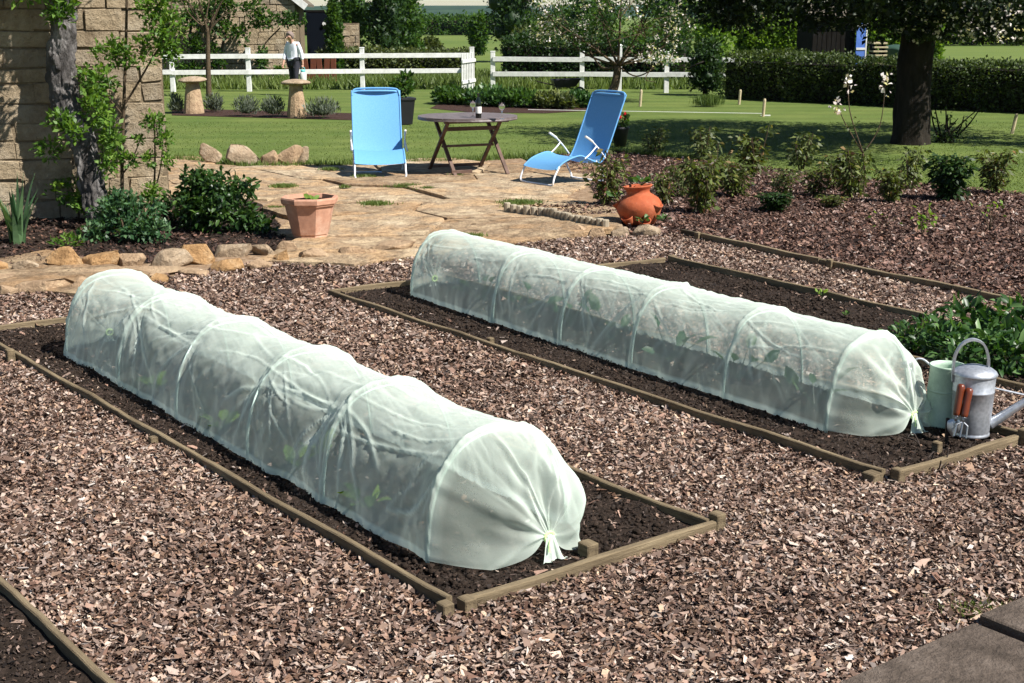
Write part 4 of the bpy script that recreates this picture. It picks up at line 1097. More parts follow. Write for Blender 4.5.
# log roll edging
t = thing('log_edging', 'low edging of pale half logs at the corner of the patio', 'log edging', tuple(G(505, 216)))
pl = px([(504, 214), (523, 217), (545, 219), (570, 226), (608, 233)]); sp = []
for i in range(len(pl)-1):
    L = (pl[i+1]-pl[i]).length; n = int(L/.074)
    for k in range(n): sp.append(pl[i].lerp(pl[i+1], (k+.5)/n))
for q in sp:
    z = .115+rng.uniform(-.012, .01); MB().tube([(q.x, q.y, 0), (q.x, q.y, z), (q.x, q.y, z+.008)], [.036, .036, .032], 9).build('log', M['log'], t, world=True)
# ------------------------------------------------------------------ sun loungers
def lounger(label, loc, rz):
    t = thing('sun_lounger', label, 'sun lounger', tuple(loc), rz, 'blue sun loungers')
    hw = .305
    def prof(pts, n=6): return smooth_path([(x, 0, z) for x, z in pts], n)
    seat = prof([(0, .2), (.14, .29), (.36, .345), (.5, .30), (.66, .245), (.74, .28)]); back = prof([(.74, .28), (.82, .42), (.95, .72), (1.07, 1.0), (1.09, 1.05)])
    path = seat+back[1:]
    def sheet(pp, w, cut=0):
        V = []; F = []; n = len(pp)
        for i, p in enumerate(pp):
            for k in range(9):
                f = k/8*2-1; d = pp[min(i+1, n-1)]-pp[max(i-1, 0)]; nn = Vector((-d.z, 0, d.x)).normalized()
                q = p-nn*.022*(1-f*f); ww = w
                if cut and i >= n-4: ww = w-[.0, .012, .035, .075][i-(n-4)]
                V.append((q.x, f*ww, q.z))
        for i in range(n-1):
            for k in range(8): F.append((i*9+k, i*9+k+1, (i+1)*9+k+1, (i+1)*9+k))
        return V, F
    V, F = sheet(seat, hw); mk('seat', V, F, M['blue'], t, smooth=True)
    bb = back[:-1]+[Vector((1.078, 0, 1.02)), Vector((1.088, 0, 1.045)), Vector((1.094, 0, 1.06))]
    V, F = sheet(bb, hw, 1); mk('backrest', V, F, M['blue'], t, smooth=True)
    mb = MB()
    for sd in (-1, 1):
        mb.tube([(p.x, sd*(hw+.008), p.z) for p in path[:-2]], .011, 7)
    mb.build('side_rail', M['blue'], t, smooth=True)
    MB().tube(smooth_path([(1.06, -hw-.006, .98), (1.085, -hw+.01, 1.04), (1.097, -hw+.07, 1.068), (1.1, 0, 1.075), (1.097, hw-.07, 1.068), (1.085, hw-.01, 1.04), (1.06, hw+.006, .98)], 5), .0125, 8).build('head_rail', M['blue'], t, smooth=True)
    h = hw+.012
    MB().tube(smooth_path([(.05, -h, .235), (-.02, -h, .12), (-.045, -h, .045), (-.03, -h+.05, .014), (-.03, 0, .012), (-.03, h-.05, .014), (-.045, h, .045), (-.02, h, .12), (.05, h, .235)], 6), .012, 8).build('leg', M['whitemetal'], t, smooth=True)
    MB().tube(smooth_path([(.62, -h, .27), (.69, -h, .15), (.75, -h, .05), (.735, -h+.05, .014), (.73, 0, .012), (.735, h-.05, .014), (.75, h, .05), (.69, h, .15), (.62, h, .27)], 6), .012, 8).build('leg', M['whitemetal'], t, smooth=True)
    for sd in (-1, 1):
        y = sd*(h+.03)
        a = MB().tube(smooth_path([(.4, y-.02, .31), (.5, y-.01, .37), (.6, y, .45)], 5), .009, 7).tube(smooth_path([(.53, y, .51), (.6, y, .45), (.68, y, .37), (.74, y, .3)], 5), .009, 7).build('armrest', M['whitemetal'], t, smooth=True)
        MB().tube(smooth_path([(.42, y, .575), (.46, y, .555), (.54, y, .505)], 4), [.013, .015, .015, .015, .015, .015, .015, .015, .013], 8).build('arm_pad', M['white'], a)
    return t
lounger('sky-blue sling sun lounger facing the viewer, standing left of the round table', G(380.5, 179.5), math.atan2(.985, -.13))
q = (G(520, 184)+G(546, 188.5))/2
lounger('blue sling sun lounger turned sideways, its backrest in shade, right of the table', (q.x+.08, q.y+.02, .02), math.atan2(.60, .80))

# ------------------------------------------------------------------ table, bottle, glasses
tc = G(468, 174); tz = .73
ax = R(24)
t = thing('garden_table', 'round weathered wooden folding table between the two blue loungers', 'table', (tc.x, tc.y, .02), ax)
# slatted round top
for i in range(11):
    y0 = -.62+i*1.24/11; y1 = y0+1.24/11-.008; V = []; F = []; n = 15
    for k in range(n):
        pass
    e0 = math.sqrt(max(.62**2-y0**2, .0)); e1 = math.sqrt(max(.62**2-y1**2, 0)); ys = np.linspace(y0, y1, 5)
    es = [math.sqrt(max(.6401**2-y*y, .0)) for y in ys]
    top = [(e, y) for e, y in zip(es, ys)]+[(-e, y) for e, y in zip(es[::-1], ys[::-1])]
    V = [(x, y, tz-.026) for x, y in top]+[(x, y, tz) for x, y in top]; m = len(top)
    F = [tuple(range(m-1, -1, -1)), tuple(range(m, 2*m))]+[(k, (k+1) % m, m+(k+1) % m, m+k) for k in range(m)]
    mk('table_slat', V, F, M['teak_top'], t)
MB().tube([(.632*math.cos(a), .632*math.sin(a), tz-.03) for a in np.linspace(0, 2*math.pi, 41)[:-1]], .014, 6, closed=True).build('table_rim', M['teak_top'], t)
for sx in (-1, 1):
    x = sx*.36
    for sy in (-1, 1):
        MB().bar((x+sy*.018, -sy*.43, .0), (x+sy*.018, sy*.30, tz-.03), .045, .03).build('leg', M['teak'], t)
mb = MB(); mb.bar((-.44, -.3, tz-.05), (.44, -.3, tz-.05), .04, .045); mb.bar((-.44, .3, tz-.05), (.44, .3, tz-.05), .04, .045)
mb.bar((-.36, -.17, tz-.15), (.36, -.17, tz-.15), .02, .05); mb.bar((-.36, -.0, .35), (.36, .0, .35), .03, .03).build('stretcher', M['teak'], t)
MB().bar((-.38, .38, .06), (.38, .38, .06), .03, .04).build('stretcher', M['teak'], t)
MB().bar((-.38, -.38, .06), (-.1, -.38, .06), .03, .04).build('stretcher', M['teak'], t)
def on_table(px_, py_):
    return G(px_, py_, tz+.02)
p = on_table(478.5, 118)
t = thing('wine_bottle', 'dark wine bottle with a white label standing on the wooden table', 'bottle', tuple(p))
MB().lathe([(.03, 0), (.037, .004), (.038, .19), (.034, .215), (.017, .245), (.014, .26), (.014, .295), (.016, .297), (.016, .305)], 20, capt=True).build('bottle_body', M['bottle'], t, smooth=True)
MB().lathe([(.0386, .06), (.0388, .062), (.0388, .14), (.0386, .142)], 20, capb=False).build('label', M['paper'], t, smooth=True)
def glass(px_, py_, lab):
    p = on_table(px_, py_); t = thing('wine_glass', lab, 'glass', tuple(p), 0, 'wine glasses on the table')
    MB().lathe([(.034, 0), (.033, .003), (.006, .008), (.004, .03), (.004, .085), (.012, .095), (.035, .125), (.04, .155), (.034, .2), (.0325, .2), (.038, .155), (.033, .127), (.012, .1), (.001, .098)], 20).build('bowl', M['glass'], t, smooth=True)
glass(473, 116.5, 'clear wine glass just left of the bottle on the table')
glass(502, 119, 'clear wine glass on its own near the right side of the table top')

# ------------------------------------------------------------------ watering cans
p = G(973, 441)
t = thing('watering_can', 'galvanised steel watering can with a domed lid and a tall arched handle', 'watering can', (p.x, p.y+.05, .02), R(-8))
MB().lathe([(.088, 0), (.09, .004), (.09, .012), (.086, .016), (.088, .022), (.094, .13), (.0965, .215), (.099, .218), (.099, .226), (.0965, .229), (.1, .30), (.1, .305)], 40).build('body', M['galv'], t, smooth=True)
MB().lathe([(.106, .300), (.108, .305), (.1, .318), (.08, .332), (.045, .343), (.0, .347)], 40, capb=False).build('lid', M['galv'], t, smooth=True)
mb = MB()
pts = smooth_path([(-.1, -.0, .26), (-.105, -.015, .33), (-.1, -.02, .40), (-.07, -.02, .455), (-.02, -.015, .475), (.03, -.01, .45), (.055, -.005, .39), (.06, 0, .335)], 7)
def strap(mb, pts, w, th_, wdir=Vector((0, 1, 0))):
    V = []; F = []; n = len(pts)
    for i, q in enumerate(pts):
        d = (pts[min(i+1, n-1)]-pts[max(i-1, 0)]).normalized(); nn = d.cross(wdir).normalized()
        for a, b in ((-1, -1), (1, -1), (1, 1), (-1, 1)): V.append(q+wdir*(a*w/2)+nn*(b*th_/2))
    for i in range(n-1):
        for k in range(4): F.append((4*i+k, 4*i+(k+1) % 4, 4*i+4+(k+1) % 4, 4*i+4+k))
    F += [(3, 2, 1, 0), tuple(4*n-4+k for k in range(4))]
    mb.add(V, F)
strap(mb, pts, .03, .01); mb.build('handle', M['galv'], t)
sp = smooth_path([(.085, 0, .055), (.13, 0, .085), (.22, 0, .155), (.36, 0, .262)], 6)
MB().tube(sp, lerp_r([.03, .024, .019, .014], len(sp)), 16).build('spout', M['galv'], t, smooth=True)
MB().tube([(.36, 0, .262), (.385, 0, .28), (.4, 0, .293)], [.014, .035, .037], 18).build('rose', M['galv'], t, smooth=True)
MB().tube([(.095, 0, .235), (.27, 0, .2)], .005, 8).build('brace', M['galv'], t)
p = G(948, 432)
t = thing('watering_can', 'pale green enamel watering can with an open dark mouth, half behind the steel one', 'watering can', (p.x, p.y+.08, .02), R(157))
MB().lathe([(.098, 0), (.1, .004), (.1, .012), (.096, .016), (.088, .2), (.083, .29), (.086, .296), (.086, .304), (.081, .304), (.081, .28), (.09, .05)], 40, c=(0, 0, 0)).build('body', M['greenpaint'], t, smooth=True)
MB().lathe([(.0885, .17), (.0915, .172), (.0915, .18), (.0885, .182)], 40, capb=False).build('band', M['greenpaint'], t, smooth=True)
sp = smooth_path([(.085, 0, .07), (.12, 0, .1), (.145, 0, .18), (.18, 0, .27)], 6)
MB().tube(sp, lerp_r([.022, .016, .012, .01], len(sp)), 12).build('spout', M['galv'], t, smooth=True)
MB().tube([(.18, 0, .27), (.19, 0, .285), (.2, 0, .30)], [.01, .024, .026], 14).build('rose', M['galv'], t, smooth=True)
MB().tube(smooth_path([(.08, 0, .29), (.12, -.01, .315), (.155, 0, .31), (.165, 0, .24)], 5), .006, 8).build('brace', M['galv'], t, smooth=True)
mb = MB(); strap(mb, smooth_path([(-.08, 0, .06), (-.13, 0, .1), (-.14, 0, .2), (-.085, 0, .27)], 6), .022, .005); mb.build('handle', M['galv'], t)
# hand tools leaning on the can
def tool(name, lab, base, top, fork):
    base = Vector(base); top = Vector(top); d = (top-base).normalized()
    t = thing(name, lab, 'hand tool', tuple(base))
    L = (top-base).length; P = lambda f: tuple(d*(L*f))
    x = [0, .05, .12, .3, .5, .8, .93, 1.0]
    MB().tube([P(.40+f*.6) for f in x], [.014, .0175, .018, .019, .0175, .0195, .0195, .012], 12).build('handle', M['varnish'], t, smooth=True)
    MB().tube([P(.3), P(.42)], .006, 8).tube([P(.385), P(.41)], .0145, 10).build('shank', M['steel'], t, smooth=True)
    s = d.cross(Vector((0, -1, 0))).normalized(); n = d.cross(s)
    if fork:
        for k in (-1, 0, 1):
            MB().tube([tuple(d*L*.31), tuple(d*L*.24+s*k*.026), tuple(d*L*.0+s*k*.03)], .0045, 6).build('tine', M['steel'], t)
    else:
        V = []; F = []
        for i in range(7):
            f = i/6; wd_ = .034*math.sin(min(1, f*1.25+.15)*math.pi*.5)*(1 if f > .25 else .5+f*2)
            for k in range(5):
                g = k/4*2-1; V.append(d*L*(.0+.33*f)+s*g*wd_*(1 if f < .9 else .6)+n*(g*g)*.012)
        for i in range(6):
            for k in range(4): F.append((i*5+k, i*5+k+1, i*5+k+6, i*5+k+5))
        mk('blade', V, F, M['steel'], t, smooth=True)
def atz(a, b, Y): return W(a, b, Y)
Yt = G(973, 441).y-.03
tool('hand_trowel', 'hand trowel with a red-brown wooden handle, the left one leaning on the steel can', atz(953, 437, Yt-.06), atz(961.5, 384, Yt-.02), False)
tool('hand_fork', 'hand fork with a red-brown wooden handle, the right one leaning on the steel can', atz(960, 437, Yt-.08), atz(969.5, 388, Yt-.03), True)
# bent wire pegs and a short dark peg
for pts, lab in (([(912, 440, .0), (914, 434, .05), (916, 437, .0)], None),):
    pass
def wire(lab, pix, z, r=.0035, name='wire_peg', mat='iron', group='wire pegs'):
    Pp_ = [G(a, b, zz) for (a, b), zz in zip(pix, z)]; t0 = Pp_[0]
    sp_ = smooth_path([q-t0 for q in Pp_], 5); o = MB().tube(sp_, r, 6).build(name, M[mat], None, smooth=True); o.location = t0
    tag(o, lab, 'peg', group)
wire('bent dark wire peg holding down the net beside the gathered end', [(920, 446), (914, 434), (908, 437), (916, 441), (920, 447)], (.02, .07, .06, .08, .02))
wire('tangled dark wire loop hanging over the bed board left of the cans', [(928, 458), (934, 452), (930, 466), (938, 470), (941, 461)], (.07, .08, .01, .01, .08))
wire('second thin dark wire loop over the bed board, nearer the cans', [(944, 452), (948, 448), (946, 462), (941, 470)], (.07, .09, .03, .01))
p = G(946, 444); o = MB().box((0, 0, .045), (.016, .016, .15), bev=.002).build('ground_peg', M['iron']); o.location = (p.x, p.y, .01); tag(o, 'short dark peg pushed into the soil before the green can', 'peg')

# ------------------------------------------------------------------ white fence and gate
fl = [V2(-16, 37.6), V2(-9.2, 38.0), V2(-7.17, 38.2), V2(-4.15, 38.9), V2(-1.12, 39.3)]
def fence(lab, pts, post_idx, h, ends):
    t = thing('rail_fence', lab, 'fence', tuple(pts[0]), 0, 'white rail fences')
    for i in post_idx:
        p = pts[i]; MB().box((p.x, p.y, h*.5+.0), (.125, .125, h+.1), bev=.008).build('post', M['white'], t, world=True)
        MB().box((p.x, p.y, h+.062), (.14, .14, .025), bev=.008).build('post_cap', M['white'], t, world=True)
    for i in range(len(pts)-1):
        a, b = pts[i], pts[i+1]; o_ = Vector((0, -.085, 0))
        for z in (.47*h, .86*h):
            dz = rng.normal(0, .008); MB().bar(a+o_+Vector((0, 0, z+dz)), b+o_+Vector((0, 0, z-dz)), .04, .125, .004).build('rail', M['white'], t, world=True)
    return t
fence('white two-rail fence left of the picket gate, in front of the stone cottage', fl, (0, 1, 2, 3, 4), 1.08, None)
fr = [V2(-.52, 38.0), V2(1.88, 37.75), V2(4.13, 37.5), V2(5.9, 37.3)]
fence('white two-rail fence to the right of the gateway, behind the blossom tree', fr, (0, 1, 2), 1.0, None)
t = thing('white_post', 'tall white post standing behind the rails next to the blossom tree trunk', 'post', (2.93, 38.2, 0))
MB().box((0, 0, .6), (.11, .11, 1.2), bev=.006).build('post_body', M['white'], t)
MB().lathe([(.055, 1.2), (.075, 1.205), (.075, 1.22), (.03, 1.25), (0, 1.255)], 8, capb=False).build('post_cap', M['white'], t)
t = thing('picket_gate', 'white picket gate standing open at the end of the left fence', 'gate', (-1.05, 39.2, 0), R(78-180))
for k in range(8): MB().box((.08+k*.19, 0, .52), (.085, .022, .98), bev=.003).build('picket', M['white'], t)
for z in (.25, .8): MB().box((.75, .03, z), (1.5, .03, .09), bev=.003).build('gate_rail', M['white'], t)

# ------------------------------------------------------------------ staddle stones, lavender
def staddle(a, b, lab, s):
    p = G(a, b); t = thing('staddle_stone', lab, 'stone', (p.x, p.y, 0), s, 'staddle stones')
    mb = MB(); mb.lathe([(.235, -.02), (.235, .06), (.215, .2), (.185, .38), (.155, .56), (.15, .66)], 12, sx=1, sy=.85, capt=True); V = np.array([tuple(x) for x in mb.v]); V *= 1+.14*(fbm(V, 6, s)[:, None]-.5); mk('base_stone', V, mb.f, M['sandstone'], t)
    r_ = ico(3)[0].copy(); r_ = r_*np.array([.3, .3, .095]); r_[:, 2] = np.where(r_[:, 2] < 0, r_[:, 2]*.55, r_[:, 2]*.85)+.02*fbm(r_, 5, s)
    r_[:, 2] += .67+(.05 if s == 1 else -.03)*r_[:, 0]; mk('cap_stone', r_, ico(3)[1], M['sandstone2'], t, smooth=True)
staddle(194, 113, 'mushroom-shaped staddle stone with a tilted cap, next to the slim bare-stemmed tree', 1)
staddle(297, 117, 'mushroom-shaped staddle stone in front of the person', 2)
flat('flower_bed_soil', px([(172, 115), (400, 121), (395, 114), (172, 108)]), M['mulch_base'], -.004)
for k, (a, b, w_, lab) in enumerate(((214, 112, 16, 'small lavender mound between the left staddle stone and the next mound'), (247, 116, 26, 'broad lavender mound left of the middle of the stone-edged bed'), (273, 117, 20, 'darker lavender mound just left of the staddle stone by the person'), (322, 118, 34, 'widest lavender mound, right of the staddle stone by the person'), (176, 113, 12, 'lavender mound at the wall corner left of the left staddle stone'))):
    p = G(a, b); r_ = w_*p.y/1378*.55; bush('lavender', lab, 'plant', p, [((0, 0, .16), (r_, r_*.8, .22))], 900, .1, .018, M['lf_lav'], group='lavender mounds', stems=0, core=.5, up=.9, shell=.2)

# ------------------------------------------------------------------ slim sapling on the lawn
def tree(name, lab, base, trunk_specs, blobs, n, ln, wd, mat, tmat='bark_dark', group=None, cat='tree', core=0, extra=None, **kw):
    t = thing(name, lab, cat, tuple(base), 0, group)
    branch_tree(t, 0, trunk_specs, M[tmat])
    foliage('crown', blobs, n, ln, wd, mat, t, core=core, **kw)
    return t
def limbs(base, top, blobs, r0, r1=.02, k=2):
    base = Vector(base); top = Vector(top); sp = [([base, base.lerp(top, .5)+Vector((rng.normal(0, .04), 0, 0)), top], r0, r0*.55)]
    for c, r in blobs:
        for _ in range(k):
            s = base.lerp(top, rng.uniform(.55, 1)); e = Vector(c)+Vector([rng.uniform(-.8, .8)*x for x in r])
            m_ = s.lerp(e, .5)+Vector((rng.normal(0, .1), rng.normal(0, .1), .12*(e-s).length)); sp.append(([s, m_, e], r0*.4, r1*.5))
    return sp
b = G(209, 97); Y0 = b.y
sp = [([b, W(208, 60, Y0), W(208, 28, Y0)], .075, .045)]
for a, c, dy in ((180, 10, .2), (238, 18, 0), (185, -4, .2), (200, -8, -.2), (214, -8, .1), (228, 0, -.1), (236, -12, .3), (194, 8, -.3), (222, -15, 0), (176, 2, 0)):
    sp.append(([W(208, 30+rng.uniform(-4, 10), Y0), W((208+a)/2+rng.uniform(-6, 6), rng.uniform(2, 20), Y0+dy), W(a, c-10, Y0+dy*2)], .028, .006))
tree('slim_tree', 'slim tree with a single straight stem and open upright branches before the cottage', b, sp, [(tuple(W(206, -30, Y0)), (1.1, 1, .8)), (tuple(W(190, -5, Y0)), (.5, .5, .4))], 600, .09, .05, M['lf_olive'], 'twig', cat='tree')

# ------------------------------------------------------------------ walls: near cottage wall, far cottage
def stone_wall(par, name, A, B, h, courses, thick, mat, seed, z0=0, mlen=.42, rough=.02, gable=None, mortar=True):
    """real blocks laid in courses between ground points A and B"""
    r = np.random.default_rng(seed); d = (B-A); L = d.length; d = d/L; n_ = Vector((d.y, -d.x, 0))
    V = []; F = []; z = z0; ci = 0
    while z < h:
        ch = courses*r.uniform(.8, 1.2); x = -r.uniform(0, mlen*.5)
        while x < L:
            bl = mlen*r.uniform(.35, 1.6); x0 = max(x, 0); x1 = min(x+bl, L)
            if x1-x0 > .05:
                o_ = r.uniform(0, rough); g = .005; b = len(V)
                if gable is None or gable(.5*(x0+x1), z+ch) :
                    j = lambda s=.011: r.normal(0, s)
                    fr_ = [(x0+g+j(), z+g+j()), (x1-g+j(), z+g+j()), (x1-g+j(), z+ch-g+j()), (x0+g+j(), z+ch-g+j())]
                    for (xx, zz) in fr_: V.append(A+d*xx+n_*(o_*.2)+Vector((0, 0, zz)))
                    cx = (x0+x1)/2; cz = z+ch/2
                    for (xx, zz) in fr_: V.append(A+d*(cx+(xx-cx)*.965)+n_*(o_*.7+.012+j(.004))+Vector((0, 0, cz+(zz-cz)*.92)))
                    F += [(b+4, b+5, b+6, b+7)]+[(b+k, b+(k+1) % 4, b+4+(k+1) % 4, b+4+k) for k in range(4)]
            x += bl
        z += ch
    return mk(name, V, F, mat, par, world=True)
cor = V2(-3.50, 14.05); wd_ = Vector((-2.6, -.72, 0)); wl = cor+wd_*1.35
t = thing('cottage_wall', 'end of a coursed stone wall at the left, climbed by plants', 'wall', tuple(cor))
dd = (cor-wl).normalized(); nb = Vector((-dd.y, dd.x, 0))
m_, L_ = (cor+wl)/2+nb*.2, (cor-wl).length
MB().box((m_.x, m_.y, 1.9), (L_, .4, 3.8), rz=math.atan2(dd.y, dd.x)).build('wall_core', M['mortar'], t, world=True)
def wstone():
    m, nt, out = newmat('wall_blocks'); v = coord(nt)
    n = noise(nt, 4, 6, .65, v); n2 = noise(nt, 20, 6, .75, v); g = N(nt, 'NewGeometry')
    c = ramp(nt, [(.28, (.29, .23, .155)), (.5, (.45, .37, .26)), (.7, (.54, .47, .36))], n.outputs[0]).outputs[0]
    c = mixc(nt, .8, c, ramp(nt, [(0, (.68, .66, .66)), (.5, (1, .93, .84)), (1, (1.08, 1.05, 1))], g.outputs['Random Per Island']).outputs[0], 'MULTIPLY')
    c = mixc(nt, .5, c, ramp(nt, [(.3, (.45, .43, .42)), (.6, (1, 1, 1))], n2.outputs[0]).outputs[0], 'MULTIPLY')
    principled(nt, out, c, .95, 0, .1, bump(nt, n2.outputs[0], .05, 1, bump(nt, n.outputs[0], .08).outputs[0]).outputs[0]); return m
WS = wstone()
stone_wall(t, 'stonework', wl, cor, 3.8, .175, .4, WS, 4)
# gnarled trunk with its crown over the wall
Yt = 13.5
base = G(104, 232); 
t = thing('gnarled_tree', 'old gnarled climbing tree with thick grey bark leaning against the stone wall', 'tree', (base.x, base.y, 0))
cen = [(106, 236, 13), (96, 205, 13.5), (92, 175, 13.5), (86, 150, 13.5), (76, 125, 14), (66, 105, 14), (62, 82, 13.5), (61, 55, 13), (63, 28, 12.5), (62, 8, 12.5), (58, -20, 12), (54, -60, 11)]
pts = smooth_path([W(a, c, Yt) for a, c, _ in cen], 22); rr = lerp_r([r_*Yt/1378 for _, _, r_ in cen], len(pts))
nn = len(pts); V = []; F = []; sg = 90
for i, q in enumerate(pts):
    for k in range(sg):
        a = 2*math.pi*k/sg; V.append((q.x+rr[i]*math.cos(a), q.y+rr[i]*math.sin(a), q.z))
V = np.array(V); cc = np.repeat(np.array([tuple(q) for q in pts]), sg, 0)
o_ = V-cc; fz = V.copy(); fz[:, 2] *= .35
kk = .55+.55*fbm(fz, 8, 3, 3)+1.1*np.abs(fbm(fz, 19, 8, 4)-.5)
# densify along the height for bark relief
V = cc+o_*kk[:, None]
F = [(i*sg+k, i*sg+(k+1) % sg, (i+1)*sg+(k+1) % sg, (i+1)*sg+k) for i in range(nn-1) for k in range(sg)]
tr = mk('trunk', V, np.array(F), M['bark'], t, world=True, smooth=True)
foliage('crown', [((-4.4, 13.1, 3.0), (.5, .4, .4)), ((-5.0, 13.0, 2.9), (.7, .4, .5)), ((-3.9, 13.2, 3.2), (.6, .4, .5)), ((-4.3, 13.0, 3.6), (1.2, .6, .5)),
    (tuple(W(62, -6, 13)), (.22, .16, .2)), (tuple(W(22, -12, 13)), (.45, .25, .12))], 7000, .085, .045, M['lf_bright'], t, world=True, shell=.15)
foliage('leaf_tuft', [(tuple(W(58, 14, 12.95)), (.13, .08, .12)), (tuple(W(94, 108, 13.0)), (.12, .08, .24)), (tuple(W(112, 135, 12.95)), (.1, .08, .2)), (tuple(W(60, 120, 12.95)), (.14, .08, .1)), (tuple(W(98, 80, 13.1)), (.14, .1, .12)), (tuple(W(72, 132, 12.9)), (.12, .07, .1)), (tuple(W(108, 165, 12.9)), (.1, .07, .12)), (tuple(W(50, 150, 13)), (.14, .08, .1))], 1500, .06, .032, M['lf_bright'], t, world=True, shell=.1)
# climber trained on the wall
def climber(name, lab, stems, blobs, n, ln, mat, Y, cat='climbing plant'):
    b0 = stems[0][0][0]; t = thing(name, lab, cat, (b0.x, b0.y, 0)); branch_tree(t, 0, stems, M['twig'], 'stem')
    foliage('foliage', blobs, n, ln, ln*.52, mat, t, world=True, shell=.1); return t
Yc = 13.45
wb = lambda l: [W(a, c, Yc-(.0 if len(x) < 3 else x[2])) for x in l for a, c in [x[:2]]]
climber('climbing_plant', 'bright leafy climber on a thin dark stem against the sunlit part of the wall',
  [(wb([(123, 228), (122, 170), (124, 100), (126, 40), (127, -15)]), .02, .012), (wb([(124, 105), (135, 88), (150, 62), (168, 30), (172, -10)]), .012, .006), (wb([(124, 60), (108, 55), (95, 50)]), .009, .004), (wb([(123, 115), (105, 95), (88, 84)]), .009, .004), (wb([(122, 175), (132, 160), (140, 140)]), .009, .004)],
  [(tuple(W(112, 54, Yc-.08)), (.2, .1, .15)), (tuple(W(140, 52, Yc-.1)), (.22, .12, .16)), (tuple(W(164, 28, Yc-.05)), (.2, .14, .28)), (tuple(W(172, 52, Yc)), (.1, .08, .14)), (tuple(W(155, 5, Yc-.1)), (.22, .14, .16)), (tuple(W(88, 78, Yc-.1)), (.12, .08, .13)), (tuple(W(105, 85, Yc-.08)), (.12, .08, .1)),
   (tuple(W(103, 115, Yc-.12)), (.1, .08, .16)), (tuple(W(110, 145, Yc-.12)), (.1, .08, .13)), (tuple(W(128, 160, Yc-.1)), (.09, .07, .1)), (tuple(W(140, 140, Yc-.1)), (.06, .06, .04)), (tuple(W(118, 205, Yc-.1)), (.14, .1, .14)), (tuple(W(96, 92, Yc-.1)), (.12, .08, .08))], 3600, .055, M['lf_bright'], Yc)
climber('wall_shrub', 'thin upright two-stemmed shrub at the right end of the stone wall',
  [(wb([(150, 222), (154, 190), (155, 150), (154, 120)]), .013, .006), (wb([(151, 205), (160, 170), (163, 140)]), .01, .004)],
  [(tuple(W(155, 122, Yc-.1)), (.12, .09, .09)), (tuple(W(164, 140, Yc-.1)), (.08, .07, .1)), (tuple(W(150, 160, Yc-.1)), (.07, .06, .08)), (tuple(W(168, 160, Yc-.1)), (.06, .06, .1)), (tuple(W(152, 195, Yc-.15)), (.1, .09, .12))], 800, .05, M['lf_bright'], Yc)

# far cottage with climber
A_ = V2(-18.5, 42); Bc = V2(-6.62, 43.2)
t = thing('stone_cottage', 'honey-coloured stone cottage gable behind the white fence', 'building', tuple(Bc))
dd = (Bc-A_).normalized(); nb = Vector((-dd.y, dd.x, 0)); LL = (Bc-A_).length
apx = LL-5.2
def gz(x): return 2.45+(LL-x)*.78 if x > apx else 2.45+5.2*.78-(apx-x)*.78
V = []; F = []
prof = [(0, 0), (LL, 0), (LL, 2.45), (apx, 2.45+5.2*.78), (0, max(2.45, gz(0)))]
V = [A_+dd*x+Vector((0, 0, z))+nb*.03 for x, z in prof]+[A_+dd*x+nb*6+Vector((0, 0, z)) for x, z in prof]
F = [(0, 1, 2, 3, 4), (9, 8, 7, 6, 5)]+[(k, k+5, (k+1) % 5+5, (k+1) % 5) for k in range(5)]
mk('wall', V, F, M['mortar'], t, world=True)
HS = M['housestone']
stone_wall(t, 'stonework', A_, Bc, 6.4, .2, .3, WS, 8, gable=lambda x, z: z < gz(x)-.02, mlen=.4)
mb = MB(); a = A_+dd*(LL+.35); a.z = 2.25; c = A_+dd*apx; c.z = 2.45+5.2*.78+.1
mb.bar(a-nb*.12, c-nb*.12, .06, .2, .004); mb.build('barge_board', M['white'], t, world=True)
mb = MB(); mb.add([a+nb*-.1+Vector((0, 0, .11)), a+nb*6+Vector((0, 0, .11)), c+nb*6+Vector((0, 0, .11)), c+nb*-.1+Vector((0, 0, .11)), a+nb*-.1+Vector((0, 0, .03)), a+nb*6+Vector((0, 0, .03)), c+nb*6+Vector((0, 0, .03)), c+nb*-.1+Vector((0, 0, .03))], [(0, 1, 2, 3), (7, 6, 5, 4), (0, 4, 5, 1), (1, 5, 6, 2), (2, 6, 7, 3), (3, 7, 4, 0)]); mb.build('roof', M['roof'], t, world=True)
Yh = 42.5
t = thing('climbing_plant', 'dark ivy-like climber spread across the upper wall of the far cottage', 'climbing plant', tuple(V2(-9, 42.4)))
branch_tree(t, 0, [([W(222, 84, Yh), W(222, 50, Yh), W(230, 15, Yh)], .05, .03), ([W(200, 84, Yh), W(190, 40, Yh), W(196, 5, Yh)], .05, .03), ([W(268, 78, Yh), W(262, 50, Yh), W(280, 28, Yh)], .03, .02)], M['twig'], 'stem')
foliage('foliage', [(tuple(W(a, c, 42.3)), (w_*.026, .2, h_*.026)) for a, c, w_, h_ in ((185, 15, 22, 28), (215, 20, 22, 26), (238, 35, 16, 16), (200, 45, 20, 12), (262, 20, 22, 10), (290, 20, 18, 10), (215, 62, 13, 16), (190, 70, 15, 10), (165, 30, 12, 30), (222, 5, 25, 12), (262, 60, 7, 16), (250, 76, 10, 6), (280, 72, 8, 8), (255, 8, 12, 10))], 5200, .12, .08, M['lf_mid'], t, world=True, shell=.1, thr=.44)

